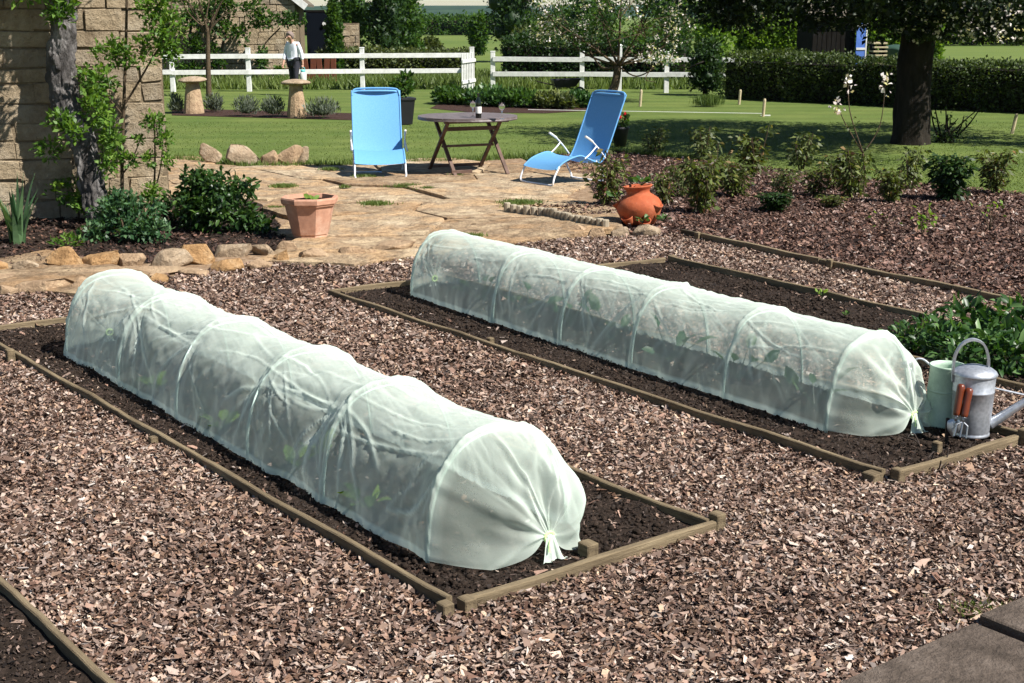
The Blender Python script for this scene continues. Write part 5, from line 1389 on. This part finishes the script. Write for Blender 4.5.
# ------------------------------------------------------------------ person
def skin_mesh(name, pts, edges, radii, mat, parent, lv=2, root=0):
    me = bpy.data.meshes.new(name+'_skel'); me.from_pydata([tuple(p) for p in pts], edges, [])
    o = bpy.data.objects.new('tmp_skel', me); COL.objects.link(o)
    md = o.modifiers.new('s', 'SKIN'); sv_ = me.skin_vertices[0].data
    for i, r_ in enumerate(radii): sv_[i].radius = (r_, r_) if not isinstance(r_, tuple) else r_; sv_[i].use_root = (i == root)
    sb = o.modifiers.new('b', 'SUBSURF'); sb.levels = lv; sb.render_levels = lv
    dg = bpy.context.evaluated_depsgraph_get(); dg.update(); m2 = bpy.data.meshes.new_from_object(o.evaluated_get(dg))
    bpy.data.objects.remove(o); bpy.data.meshes.remove(me); m2.name = name
    m2.materials.clear(); m2.materials.append(mat)
    for p in m2.polygons: p.use_smooth = True; p.material_index = 0
    q = bpy.data.objects.new(name, m2); COL.objects.link(q); q.parent = parent
    return q
pp = G(295, 95)
t = thing('person', 'grey-haired person in a white shirt and dark trousers looking down beside the fence', 'person', (pp.x, pp.y, 0), R(-122))
# local: +x forward, y left; height 1.6
J = dict(pel=(0, 0, .86), wa=(0, 0, 1.0), ch=(.02, 0, 1.2), ne=(.05, 0, 1.36), hb=(.09, 0, 1.41), hd=(.14, 0, 1.475), ht=(.14, 0, 1.53),
 hl=(0, .09, .84), kl=(.06, .1, .46), al=(.02, .1, .07), tl=(.16, .11, .035), hr=(0, -.09, .84), kr=(-.03, -.1, .46), ar=(-.12, -.1, .09), tr=(.0, -.11, .035),
 sl=(.02, .17, 1.3), el=(-.05, .22, 1.05), wl=(-.07, .235, .83), fl=(-.07, .235, .755), sr=(.02, -.17, 1.3), er=(.06, -.22, 1.04), wr=(.17, -.2, .83), fr=(.2, -.2, .75))
nm = list(J); ix = {k: i for i, k in enumerate(nm)}
E_ = [('pel', 'wa'), ('wa', 'ch'), ('ch', 'ne'), ('ne', 'hb'), ('hb', 'hd'), ('hd', 'ht'), ('pel', 'hl'), ('hl', 'kl'), ('kl', 'al'), ('al', 'tl'), ('pel', 'hr'), ('hr', 'kr'), ('kr', 'ar'), ('ar', 'tr'), ('ch', 'sl'), ('sl', 'el'), ('el', 'wl'), ('wl', 'fl'), ('ch', 'sr'), ('sr', 'er'), ('er', 'wr'), ('wr', 'fr')]
rd = dict(pel=.12, wa=.11, ch=.13, ne=.05, hb=.06, hd=.09, ht=.075, hl=.085, kl=.055, al=.04, tl=.035, hr=.085, kr=.055, ar=.04, tr=.035, sl=.05, el=.04, wl=.027, fl=.03, sr=.05, er=.04, wr=.027, fr=.03)
skin_mesh('body', [J[k] for k in nm], [(ix[a], ix[b]) for a, b in E_], [rd[k] for k in nm], M['skin'], t)
def sub(name, ks, es, extra, mat, tweak={}):
    ii = {k: i for i, k in enumerate(ks)}; skin_mesh(name, [tweak.get(k, J[k]) for k in ks], [(ii[a], ii[b]) for a, b in es], [rd[k]+extra for k in ks], mat, t)
sub('shirt', ['wa', 'pel', 'ch', 'ne', 'sl', 'el', 'wl', 'sr', 'er', 'wr'], [('pel', 'wa'), ('wa', 'ch'), ('ch', 'ne'), ('ch', 'sl'), ('sl', 'el'), ('el', 'wl'), ('ch', 'sr'), ('sr', 'er'), ('er', 'wr')], .018, M['shirt'], {'pel': (0, 0, .92), 'ne': (.045, 0, 1.33), 'wl': (-.065, .233, .88), 'wr': (.15, -.2, .88)})
sub('trousers', ['pel', 'hl', 'kl', 'al', 'hr', 'kr', 'ar'], [('pel', 'hl'), ('hl', 'kl'), ('kl', 'al'), ('pel', 'hr'), ('hr', 'kr'), ('kr', 'ar')], .016, M['trousers'], {'al': (.02, .1, .14), 'ar': (-.1, -.1, .16)})
for k in ('l', 'r'):
    a, b_ = Vector(J['a'+k]), Vector(J['t'+k]); skin_mesh('shoe', [a, a.lerp(b_, .5), b_], [(0, 1), (1, 2)], [.045, .045, .042], M['shoe'], t)
V, F = ico(3); V = V.copy()*np.array([.112, .1, .115])*(1+.12*(fbm(V, 5, 2)[:, None]-.5)); k = V[:, 0]*.8+V[:, 2]*-.6 > .045; V[k] *= .72
V += np.array([.118, 0, 1.503]); mk('hair', V, F, M['hair'], t, smooth=True)
for sy in (-.033, .033): MB().lathe([(.0, -.008), (.012, 0), (0, .008)], 8, c=(.232, sy, 1.475), capb=False).build('eye', M['trousers'], t)
V, F = ico(1); mk('nose', V*np.array([.022, .013, .02])+np.array([.236, 0, 1.45]), F, M['skin'], t, smooth=True)
hand = wmat(t) @ Vector((-.07, .235, .72))
for sy, s_, ox in ((.235, 1, -.27), (-.2, -1, 0)):
    for k in range(4):
        x0 = .175+k*.018+ox; MB().tube([(x0, sy, .76), (x0+.005, sy+s_*.006, .715), (x0, sy-s_*.012, .69), (x0-.002, sy-s_*.028, .698)], [.0095, .0085, .0075, .006], 7).build('finger', M['skin'], t, smooth=True)
    MB().tube([(.2+ox, sy, .78), (.222+ox, sy-s_*.02, .745), (.224+ox, sy-s_*.032, .715)], [.011, .0095, .007], 7).build('thumb', M['skin'], t, smooth=True)
t2 = thing('plastic_container', 'white plastic container with a teal top hanging from the hand of the person', 'container', (hand.x, hand.y, .33))
MB().lathe([(.08, 0), (.09, .015), (.09, .2), (.07, .25), (.04, .27)], 20).build('container_body', M['white'], t2, smooth=True)
MB().lathe([(.06, .255), (.06, .3), (.035, .32)], 16, capt=True).build('lid', M['teal'], t2, smooth=True)
MB().tube(smooth_path([(-.05, 0, .3), (-.04, 0, .365), (.04, 0, .365), (.05, 0, .3)], 5), .008, 7).build('handle', M['teal'], t2, smooth=True)
# ------------------------------------------------------------------ pots and pegs on the lawn
p = G(404.5, 124)
t = thing('planter', 'tall square black planter with a leafy plant, behind the left lounger', 'pot', (p.x, p.y, 0), .35)
mb = MB(); mb.box((0, 0, .245), (.34, .34, .49), taper=.72, bev=0); mb.box((0, 0, .475), (.37, .37, .05), bev=.005); mb.build('planter_body', M['dark'], t)
bush('leafy_plant', 'dark leafy plant growing in the square black planter', 'plant', V2(p.x, p.y), [((-.02, 0, .68), (.2, .18, .18)), ((.05, 0, .85), (.12, .12, .12))], 420, .1, .05, M['lf_mid'], stems=4)
p = G(620, 146)
t = thing('planter', 'dark round pot behind the reclined lounger', 'pot', (p.x, p.y, 0))
MB().lathe([(.09, 0), (.13, .25), (.145, .27), (.145, .3), (.12, .3), (.11, .25)], 18).build('planter_body', M['dark'], t, smooth=True)
t = bush('flowering_plant', 'small plant with red flowers in the pot behind the reclined lounger', 'plant', V2(p.x, p.y), [((0, 0, .4), (.14, .13, .12))], 200, .07, .035, M['lf_mid'], stems=3)
V, F, m = leaves(np.array([[.02, -.1, .45], [.05, -.08, .47], [.03, -.06, .46], [.06, -.1, .44], [.01, -.09, .48], [-.04, -.07, .4]]), .06, .05, None, 0); mk('flower', V, F, M['petalred'], t)
for k, (a, b, c, lab) in enumerate(((640, 106, 17, 'short pale peg in the lawn just right of the blossom tree trunk'), (739, 104, 15, 'short pale peg in the lawn near the left end of the clipped hedge'), (763, 116, 18, 'pale peg with a small cross foot in the middle of the lawn'), (1012, 133, 20, 'leaning wooden peg in the lawn near the right edge'))):
    p = G(a, b); h = c*p.y/1378; t = thing('lawn_peg', lab, 'peg', (p.x, p.y, -.02), 0, 'pegs in the lawn')
    MB().tube([(0, 0, 0), (.02 if k != 3 else .05, 0, h*.9), (.02 if k != 3 else .055, 0, h)], [.032, .032, .02], 8).build('stick', M['cane'], t)
    if k == 2: MB().box((.05, 0, .03), (.2, .03, .025), bev=.003).build('foot', M['white'], t)
a, b = G(528, 111), G(765, 115); o = MB().tube([(0, 0, 0), tuple((b-a)*.5), tuple(b-a)], .006, 5).build('string_line', M['paper']); o.location = a+Vector((0, 0, .03)); tag(o, 'thin white line stretched across the lawn from the flower bed to the pegs', 'string')
p = G(708, 106)
q = np.c_[rng.normal(size=(900, 2))*[.13, .12]+np.array(p)[:2], np.full(900, 0)]
t = thing('grass_clump', 'uncut clump of long grass on the lawn in front of the dark rounded bush', 'grass clump', (p.x, p.y, 0))
V, F, m = leaves(q, .22, .014, np.tile([0, 0, 1], (900, 1)), .7, .6); mk('foliage', V, F, M['grass'], t, world=True, rnd=rng.uniform(.1, .6, m))

# wheelbarrow
p = G(563, 98)
t = thing('wheelbarrow', 'dark wheelbarrow parked by the white fence, handles to the left', 'wheelbarrow', (p.x, p.y, 0), R(8)); t.scale = (.68, .68, .68)
V = [(-.32, -.27, .38), (.42, -.22, .42), (.42, .22, .42), (-.32, .27, .38), (-.42, -.34, .66), (.62, -.3, .7), (.62, .3, .7), (-.42, .34, .66)]
Vi = [(x*.95, y*.93, z+.02) for x, y, z in V]
mk('tray', V+Vi, [(3, 2, 1, 0), (8, 9, 10, 11)]+[f for k in range(4) for f in ((k, (k+1) % 4, 4+(k+1) % 4, 4+k), (12+k, 12+(k+1) % 4, 8+(k+1) % 4, 8+k), (4+k, 4+(k+1) % 4, 12+(k+1) % 4, 12+k))], M['dark'], t)
w_ = MB(); w_.tube([(.62+.17*math.cos(a), 0, .2+.17*math.sin(a)) for a in np.linspace(0, 2*math.pi, 25)[:-1]], .04, 8, closed=True)
w_ = w_.build('wheel', M['dark'], t, smooth=True)
MB().tube([(.62, -.03, .2), (.62, .03, .2)], .09, 14).build('rim', M['whitemetal'], w_)
for sy in (-1, 1):
    MB().tube(smooth_path([(.62, sy*.06, .2), (.3, sy*.2, .36), (-.5, sy*.25, .5), (-1.0, sy*.27, .62)], 5), .018, 7).build('handle', M['iron'], t, smooth=True)
    MB().tube([(-.25, sy*.24, .45), (-.38, sy*.25, 0)], .018, 7).build('leg', M['iron'], t)

# flower border on the lawn before the gate
p0 = G(515, 104)
for k, (a, b, w_, h_, mt, lab) in enumerate(((452, 104, 36, 16, 'lf_mid', 'low leafy border plant at the left end of the lawn flower bed'), (487, 106, 40, 20, 'lf_veg', 'wide leafy clump left of the middle of the lawn flower bed, behind the bottle'), (520, 107, 36, 17, 'lf_mid', 'leafy clump right of the wine glass in the lawn flower bed'), (552, 108, 34, 16, 'lf_olive', 'leafy clump of the lawn flower bed below the wheelbarrow'), (578, 107, 26, 14, 'lf_veg', 'leafy clump at the right end of the lawn flower bed, beside the lounger back'))):
    p = G(a, b); s = p.y/1378; bush('border_plant', lab, 'plant', p, [((0, .3, h_*s*.42), (w_*s*.55, .7, h_*s*.5)), ((.3, -.1, h_*s*.3), (w_*s*.3, .4, h_*s*.4))], 1500, .12, .06, M[mt], group='border plants', stems=0, core=.5, up=.5)
flat('flower_bed_soil', px([(430, 108), (470, 112), (545, 113), (596, 110), (596, 104), (440, 103)]), M['mulch_base'], -.004)

# ------------------------------------------------------------------ blossom tree
b = V2(2.42, 33.5); Yb = 33.5
fk = W(618, 66, Yb)
sp = [([Vector((b.x-.25, Yb, 0)), W(614, 88, Yb), fk], .12, .085)]
for a, c, dy, r_ in ((585, 42, .3, .06), (560, 25, -.3, .05), (600, 10, .6, .05), (622, -15, -.4, .05), (650, 10, .4, .06), (670, 35, -.2, .045), (690, 20, .2, .045), (640, 30, -.8, .04), (540, 5, .1, .04), (660, -20, .3, .04), (590, -20, 0, .04), (655, 68, -.3, .03)):
    e = W(a, c, Yb+dy*1.5); m_ = fk.lerp(e, .5)+Vector((0, 0, -.12+.1*rng.normal()))
    sp.append(([fk, m_, e], r_*.7, .012))
    for _ in range(5):
        f = rng.uniform(.35, 1); s0 = fk.lerp(e, f); sp.append(([s0, s0+Vector(rng.normal(0, .22, 3)), s0+Vector(rng.normal(0, .4, 3))+Vector((0, 0, .15))], .014, .005))
bl = [(tuple(W(a, c, Yb+dy)), (w_*.0243, .7, h_*.0243)) for a, c, w_, h_, dy in ((585, 32, 34, 18, 0), (555, 12, 30, 18, .3), (610, 8, 35, 22, -.3), (650, 5, 35, 25, .4), (675, 30, 26, 20, 0), (640, 38, 24, 14, -.4), (600, -20, 40, 20, 0), (660, -25, 40, 20, 0), (545, 30, 18, 12, .2), (690, 10, 18, 20, 0), (660, 58, 22, 8, -.4))]
t = tree('apple_tree', 'blossoming apple tree with a slim leaning trunk in front of the right-hand fence', b, sp, bl, 5600, .085, .05, M['lf_mid'], 'twig', shell=.05)
P = np.concatenate([blobpts(c, r, 60, .2)[0] for c, r in bl]); P = P[fbm(P, 1.4, 9, 2) > .47]
P = np.repeat(P, 5, 0)+rng.normal(0, .035, (len(P)*5, 3))
V, F, m = leaves(P, .055, .05, None, 0); mk('blossom', V, F, M['petal'], t, world=True, rnd=rng.uniform(0, 1, m))

# ------------------------------------------------------------------ big old tree on the right
b = G(910, 143); Yb = b.y
top = b+Vector((.05, 0, 2.3)); sp = []
t = thing('old_fruit_tree', 'big old fruit tree with a thick dark trunk standing on the lawn', 'tree', tuple(b))
pts = smooth_path([b+Vector((0, 0, -.1)), b+Vector((0, 0, .15)), b+Vector((.0, 0, .9)), b+Vector((.02, 0, 1.7)), top], 10); nn = len(pts); sg = 40
r_ = lerp_r([.36, .30, .27, .275, .33], nn); V = np.array([(q.x+r_[i]*math.cos(2*math.pi*k/sg), q.y+r_[i]*math.sin(2*math.pi*k/sg), q.z) for i, q in enumerate(pts) for k in range(sg)])
cc = np.repeat(np.array([tuple(q) for q in pts]), sg, 0); fz = V.copy(); fz[:, 2] *= .3
V = cc+(V-cc)*(.8+.35*fbm(fz, 6, 3, 3)[:, None])
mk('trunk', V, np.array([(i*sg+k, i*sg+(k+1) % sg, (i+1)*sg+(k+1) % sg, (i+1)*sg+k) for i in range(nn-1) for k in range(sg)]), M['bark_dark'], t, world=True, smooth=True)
mb = MB(); bl = []
for k in range(13):
    a = k*2*math.pi/13+rng.uniform(-.2, .2); l = rng.uniform(2.3, 3.9); z = rng.uniform(2.1, 3.3)
    e = b+Vector((math.cos(a)*l, math.sin(a)*l, z)); m_ = b+Vector((math.cos(a)*l*.45, math.sin(a)*l*.45, 2.6+rng.uniform(0, .6)))
    q = smooth_path([top+Vector((0, 0, -.15)), m_, e], 7); mb.tube(q, lerp_r([.14, .03], len(q)), 8)
    bl.append((tuple(e+Vector((0, 0, .1))), (1.15, 1.15, .62)))
for k in range(12):
    a = k*.55+.2; l = rng.uniform(.6, 2.4); bl.append((tuple(b+Vector((math.cos(a)*l, math.sin(a)*l, rng.uniform(3.2, 4.4)))), (1.3, 1.3, .8)))
for a, c, dy, rx, rz_ in ((740, 12, .6, .7, .32), (775, 14, -.3, .7, .3), (815, 10, 0, .8, .35), (850, 14, .8, .7, .32), (885, 20, -.8, .7, .35), (935, 16, -.6, .8, .45), (975, 22, .3, .8, .42), (1010, 20, -.3, .7, .4), (1045, 12, 0, .8, .6), (715, 2, .3, .6, .4), (925, 44, -.3, .3, .22)):
    bl.append((tuple(W(a, c, Yb+dy)), (rx, .8, rz_)))
mb.build('branch', M['bark_dark'], t, world=True, smooth=True)
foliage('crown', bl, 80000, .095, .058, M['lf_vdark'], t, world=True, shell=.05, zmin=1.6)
P = np.concatenate([blobpts(c, r, 5, .6)[0] for c, r in bl]+[blobpts(tuple(W(a, c, Yb-1)), (.7, .6, .35), 26, .2)[0] for a, c in ((935, 15), (975, 25), (1005, 15), (990, 40))])
P = np.repeat(P, 4, 0)+rng.normal(0, .03, (len(P)*4, 3)); P = P[P[:, 2] > 1.6]
V, F, m = leaves(P, .05, .045, None, 0); mk('blossom', V, F, M['petal'], t, world=True, rnd=rng.uniform(0, 1, m))
# suckers at its foot
c0 = G(938, 142)
t = thing('root_suckers', 'bare upright suckers growing at the right foot of the big old tree', 'plant', tuple(c0))
mb = MB(); P = []
for k in range(9):
    e = c0+Vector((rng.uniform(-.15, .75)-.1*k/9, rng.normal(0, .1), rng.uniform(.35, .72))); s = c0+Vector((rng.uniform(-.1, .25), 0, 0)); q = smooth_path([s, s.lerp(e, .5)+Vector((rng.normal(0, .05), 0, 0)), e], 5); mb.tube(q, lerp_r([.02, .007], len(q)), 6)
    P += [np.array(s.lerp(e, rng.uniform(.2, 1)))+rng.normal(0, .04, 3) for _ in range(8)]
mb.build('stem', M['bark_dark'], t, world=True); q, d = blobpts((c0.x+.15, c0.y, .08), (.35, .2, .14), 200, .2); P = np.concatenate([np.array(P), q])
V, F, m = leaves(P, .06, .035, None, 0); mk('foliage', V, F, M['lf_dark'], t, world=True, rnd=rng.uniform(0, 1, m))

# ------------------------------------------------------------------ hedges
def hedge(name, lab, A, B, h, th_, n, ln, mat, rgh=.06, group=None, cat='hedge'):
    t = thing(name, lab, cat, tuple(A), 0, group); d = B-A; L = d.length; d = d/L; nb = Vector((-d.y, d.x, 0))
    u = rng.uniform(0, L, n); face = rng.random(n); P = np.zeros((n, 3)); D = np.zeros((n, 3)); dA = np.array(d); nA = np.array(nb)
    fr_ = face < .55; tp_ = (face >= .55) & (face < .85); bk = face >= .85
    wob = fbm(np.c_[u*.8, u*0, u*0], 1, 3, 3)-.5
    hh = h*(1+.14*wob*2)
    zz = rng.uniform(0, 1, n)*hh; v = rng.uniform(0, th_, n)
    off = rng.normal(0, rgh, n)+(fbm(np.c_[u, zz*1.5, u*0], 1.4, 6, 3)-.5)*.35
    P = np.array(A)[None]+u[:, None]*dA
    P += np.where(fr_, off, np.where(bk, th_+off, v))[:, None]*nA
    P[:, 2] = np.where(tp_, hh+off*.6, zz)
    D[fr_] = -nA; D[bk] = nA; D[tp_] = (0, 0, 1)
    V, F, m = leaves(P, ln, ln*.6, D, .45, .2)
    mk('foliage', V, F, mat, t, world=True, rnd=np.clip(.45+.3*wob+rng.normal(0, .2, n), 0, 1))
    k = int(L/.5)+1; V = []; F = []
    for i in range(k+1):
        x = L*i/k; q = A+d*x
        for a, z in ((.12, 0), (.14, h*.86), (th_-.14, h*.86), (th_-.12, 0)): V.append(q+nb*a+Vector((0, 0, z+rng.normal(0, .02))))
    for i in range(k): F += [(4*i+j, 4*i+4+j, 4*i+5+j, 4*i+1+j) for j in range(3)]
    F += [(0, 1, 2, 3), (4*k+3, 4*k+2, 4*k+1, 4*k)]
    mk('dark_core', V, F, M['bark_dark'], t, world=True)  # dark solid core added inside the leaves to make the hedge opaque
    return t
hedge('clipped_hedge', 'long low dark clipped hedge along the far side of the lawn behind the big tree', G(722, 98), G(1024, 113)+(G(1024, 113)-G(722, 98)).normalized()*6, 1.02, .9, 30000, .07, M['lf_hedge'])
hedge('field_hedge', 'sunlit bright green hedge beyond the clipped hedge, seen under the tree crown', V2(8.2, 52), V2(15.5, 50.6), 1.75, 1.6, 26000, .13, M['lf_lime'], .12)
hedge('field_hedge', 'distant bright green hedge at the far right beyond the big tree trunk', V2(29, 100), V2(60, 94), 2.1, 2, 9000, .25, M['lf_lime'], .2)
hedge('field_hedge', 'dark distant field hedge in the gap over the picket gate', V2(-24, 150), V2(10, 155), 1.7, 2.5, 9000, .35, M['lf_mid'], .3)
hedge('field_hedge', 'rough brown-green hedge right behind the left white fence', V2(-6.2, 44.8), V2(-1.2, 45.2), .8, 1.0, 7000, .11, M['lf_olive'], .12)
hedge('field_hedge', 'rough dark hedge behind the right white fence', V2(-.3, 42.0), V2(5.0, 41.0), 1.25, 1.1, 9000, .1, M['lf_dark'], .12)

# ------------------------------------------------------------------ background trees and bushes: (px, top y, bottom y, half width px, depth, material, label)
BG = [
 (336, -10, 92, 9, 44.6, 'lf_mid', 'dark leafy bush hugging the corner of the stone cottage', 'bush'),
 (352, -42, 80, 28, 50, 'lf_mid', 'mid green bush behind the fence, next to the pale wall fragment', 'bush'),
 (386, -30, 84, 22, 49, 'lf_dark', 'dark rounded bush behind the fence, left of the sky gap', 'bush'),
 (408, -22, 70, 20, 56, 'lf_mid', 'taller green tree at the left side of the sky gap', 'tree'),
 (428, 42, 62, 14, 80, 'lf_olive', 'pale hazy bush below the sky gap', 'bush'),
 (478, 12, 60, 10, 75, 'lf_mid', 'loose young tree right of the sky gap, before the dark evergreen', 'tree'),
 (512, -60, 52, 32, 64, 'lf_dark', 'tall very dark evergreen tree right of the sky gap', 'tree'),
 (535, 18, 82, 36, 46, 'lf_olive', 'spreading olive-green bush left of the blossom tree', 'bush'),
 (590, -20, 70, 40, 58, 'lf_mid', 'broad green tree directly behind the blossom tree crown', 'tree'),
 (640, 20, 90, 30, 44, 'lf_olive', 'brownish bush behind the right-hand fence and the blossom tree', 'bush'),
 (672, -60, 72, 30, 52, 'lf_dark', 'dark tree rising right of the blossom tree', 'tree'),
 (712, -10, 70, 26, 50, 'lf_lime', 'sunlit bright green tree above the end of the right-hand fence', 'tree'),
 (775, -90, 45, 55, 66, 'lf_dark', 'dark wide tree beyond the bright hedge', 'tree'),
 (860, -90, 40, 60, 72, 'lf_dark', 'dark tree beyond the shed', 'tree'),
 (1000, 25, 48, 60, 110, 'lf_dark', 'distant dark tree line end at the far right', 'tree'),
 (940, -40, 45, 50, 100, 'lf_dark', 'distant dark tree behind the big trunk', 'tree'),
 (705, 38, 97, 22, 36.2, 'lf_dark', 'dark rounded bush swallowing the right end of the white fence', 'bush')]
for k, (a, y0, y1, hw, Yd, mt, lab, cat) in enumerate(BG):
    topz = W(a, y0, Yd).z; w_ = hw*Yd/1378; x = W(a, y1, Yd).x; b = V2(x, Yd)
    H = topz; bl = []
    nb_ = 9
    for i in range(nb_):
        f = (i+.5)/nb_; zc = H*(.14+.72*f); rr = w_*(1.0-.5*abs(f-.4)*1.3); aa = i*2.4
        bl.append(((x+math.cos(aa)*rr*.45, Yd+math.sin(aa)*rr*.4, zc), (rr*.68, rr*.68, max(.35, H*.2))))
    bl.append(((x, Yd, H*.5), (w_*.72, w_*.7, H*.42)))
    ln = .0026*Yd
    sp = limbs(b, b+Vector((0, 0, H*.6)), bl[:6], .035*w_+.05, .03, 1)
    area = w_*H*4
    tree(('conifer' if 'evergreen' in lab else cat if cat == 'bush' else 'broadleaf_tree'), lab, b, sp, bl, int(min(13000, max(3500, area/(ln*ln)*2.4))), ln*1.05, ln*.65, M[mt], cat=cat, core=.46, shell=.3, zmin=.02)

# ------------------------------------------------------------------ shed with a blue door, stacked boards, odds behind the fence
p = V2(*W(832, 70, 44).xy)
t = thing('garden_shed', 'dark tarred shed behind the clipped hedge with a blue door standing open', 'shed', (p.x, p.y, 0), R(4))
mb = MB(); mb.box((0, .9, 1.0), (1.35, 1.8, 2.0), bev=.01)
for k in range(9): mb.box((-.6+k*.15, -.012, 1.0), (.13, .02, 1.96))
mb.build('wall', M['shed'], t)
mk('roof', [(-.8, -.25, 1.95), (.8, -.25, 1.95), (.8, 2.0, 2.3), (-.8, 2.0, 2.3), (-.8, -.25, 2.01), (.8, -.25, 2.01), (.8, 2.0, 2.36), (-.8, 2.0, 2.36)], [(3, 2, 1, 0), (4, 5, 6, 7), (0, 1, 5, 4), (1, 2, 6, 5), (2, 3, 7, 6), (3, 0, 4, 7)], M['roof'], t)
dr = MB(); dr.box((.8, -.2, .98), (.30, .05, 1.75), bev=.004)
dr = dr.build('door', M['shedblue'], t)
for z in (.3, 1.0, 1.7): MB().box((.8, -.235, z), (.28, .02, .07)).build('batten', M['white'], dr)
MB().box((.97, -.2, .98), (.04, .07, 1.8)).build('door_post', M['white'], dr)
p = V2(*W(876, 70, 43).xy)
t = thing('board_stack', 'stack of pale weathered boards beside the blue shed door', 'timber stack', (p.x, p.y, 0))
for k in range(8): MB().box((rng.uniform(-.04, .04), 0, .35+k*.12), (.42, .8, .05), rz=rng.uniform(-.1, .1), bev=.004).build('board', M['cane'], t)
for sx in (-.15, .15): MB().box((sx, 0, .62), (.07, .5, 1.24), bev=.004).build('support', M['shed'], t)
p = V2(*W(894, 70, 43).xy)
t = thing('compost_cover', 'dark green sheeted heap beside the stack of boards', 'heap', (p.x, p.y, 0))
V, F = rockmesh(1.0, 1, 1.15, 5, 9); mk('cover', V, F, M['lf_dark'] if False else M['greenpaint'], t) if False else mk('cover', V, F, m_noisy('green_sheet', (.02, .05, .035), (.04, .08, .055), 5, .6), t)
# dark doorway shed and red-brown screen right of the cottage
p = V2(*W(324, 85, 45.5).xy)
t = thing('lean_to', 'dark blue-black door leaf and frame at the right corner of the stone cottage', 'shed', (p.x, p.y, 0))
MB().box((0, 0, 1.05), (1.0, .1, 2.1), bev=.01).build('door', m_flat('blue_black', (.005, .007, .011), .9, spec=.05), t)
MB().box((0, .02, 2.14), (1.15, .16, .08), bev=.01).build('lintel', M['shed'], t)
MB().tube([(.08, -.12, 1.75), (.08, -.06, 1.75)], .06, 14).build('lamp_globe', M['white'], t)
p = V2(*W(322, 85, 41.5).xy)
t = thing('pot_stack', 'red-brown leaning tiles stacked behind the fence to the right of the person', 'tile stack', (p.x, p.y, 0))
for k in range(5): MB().box((-.45+k*.2, 0, .42), (.16, .05, .84), R3=Matrix.Rotation(R(12), 3, 'X') @ Matrix.Rotation(R((-6, 4, -3, 5, 2)[k]), 3, 'Y'), bev=.006).build('tile', M['rust'], t)
p = V2(*W(347, 60, 47).xy)
t = thing('garden_wall', 'pale fragment of stone wall showing between the bushes behind the fence', 'wall', (p.x, p.y, 0))
MB().box((0, .2, .88), (.8, .3, 1.76)).build('wall_core', M['mortar'], t)
stone_wall(t, 'stonework', Vector((p.x-.4, p.y+.05, 0)), Vector((p.x+.4, p.y+.05, 0)), 1.62, .19, .3, WS, 9)

# ------------------------------------------------------------------ air
HZ = True
if HZ:
    m, nt, out = newmat('haze_air'); v = N(nt, 'VolumePrincipled'); v.inputs['Density'].default_value = 7e-5; v.inputs['Color'].default_value = (.5, .72, 1, 1); v.inputs['Anisotropy'].default_value = .3
    nt.links.new(v.outputs[0], out.inputs['Volume'])
    o = MB().box((0, 2150, 16.5), (8800, 4500, 35.2)).build('haze', m); tag(o, kind='stuff')
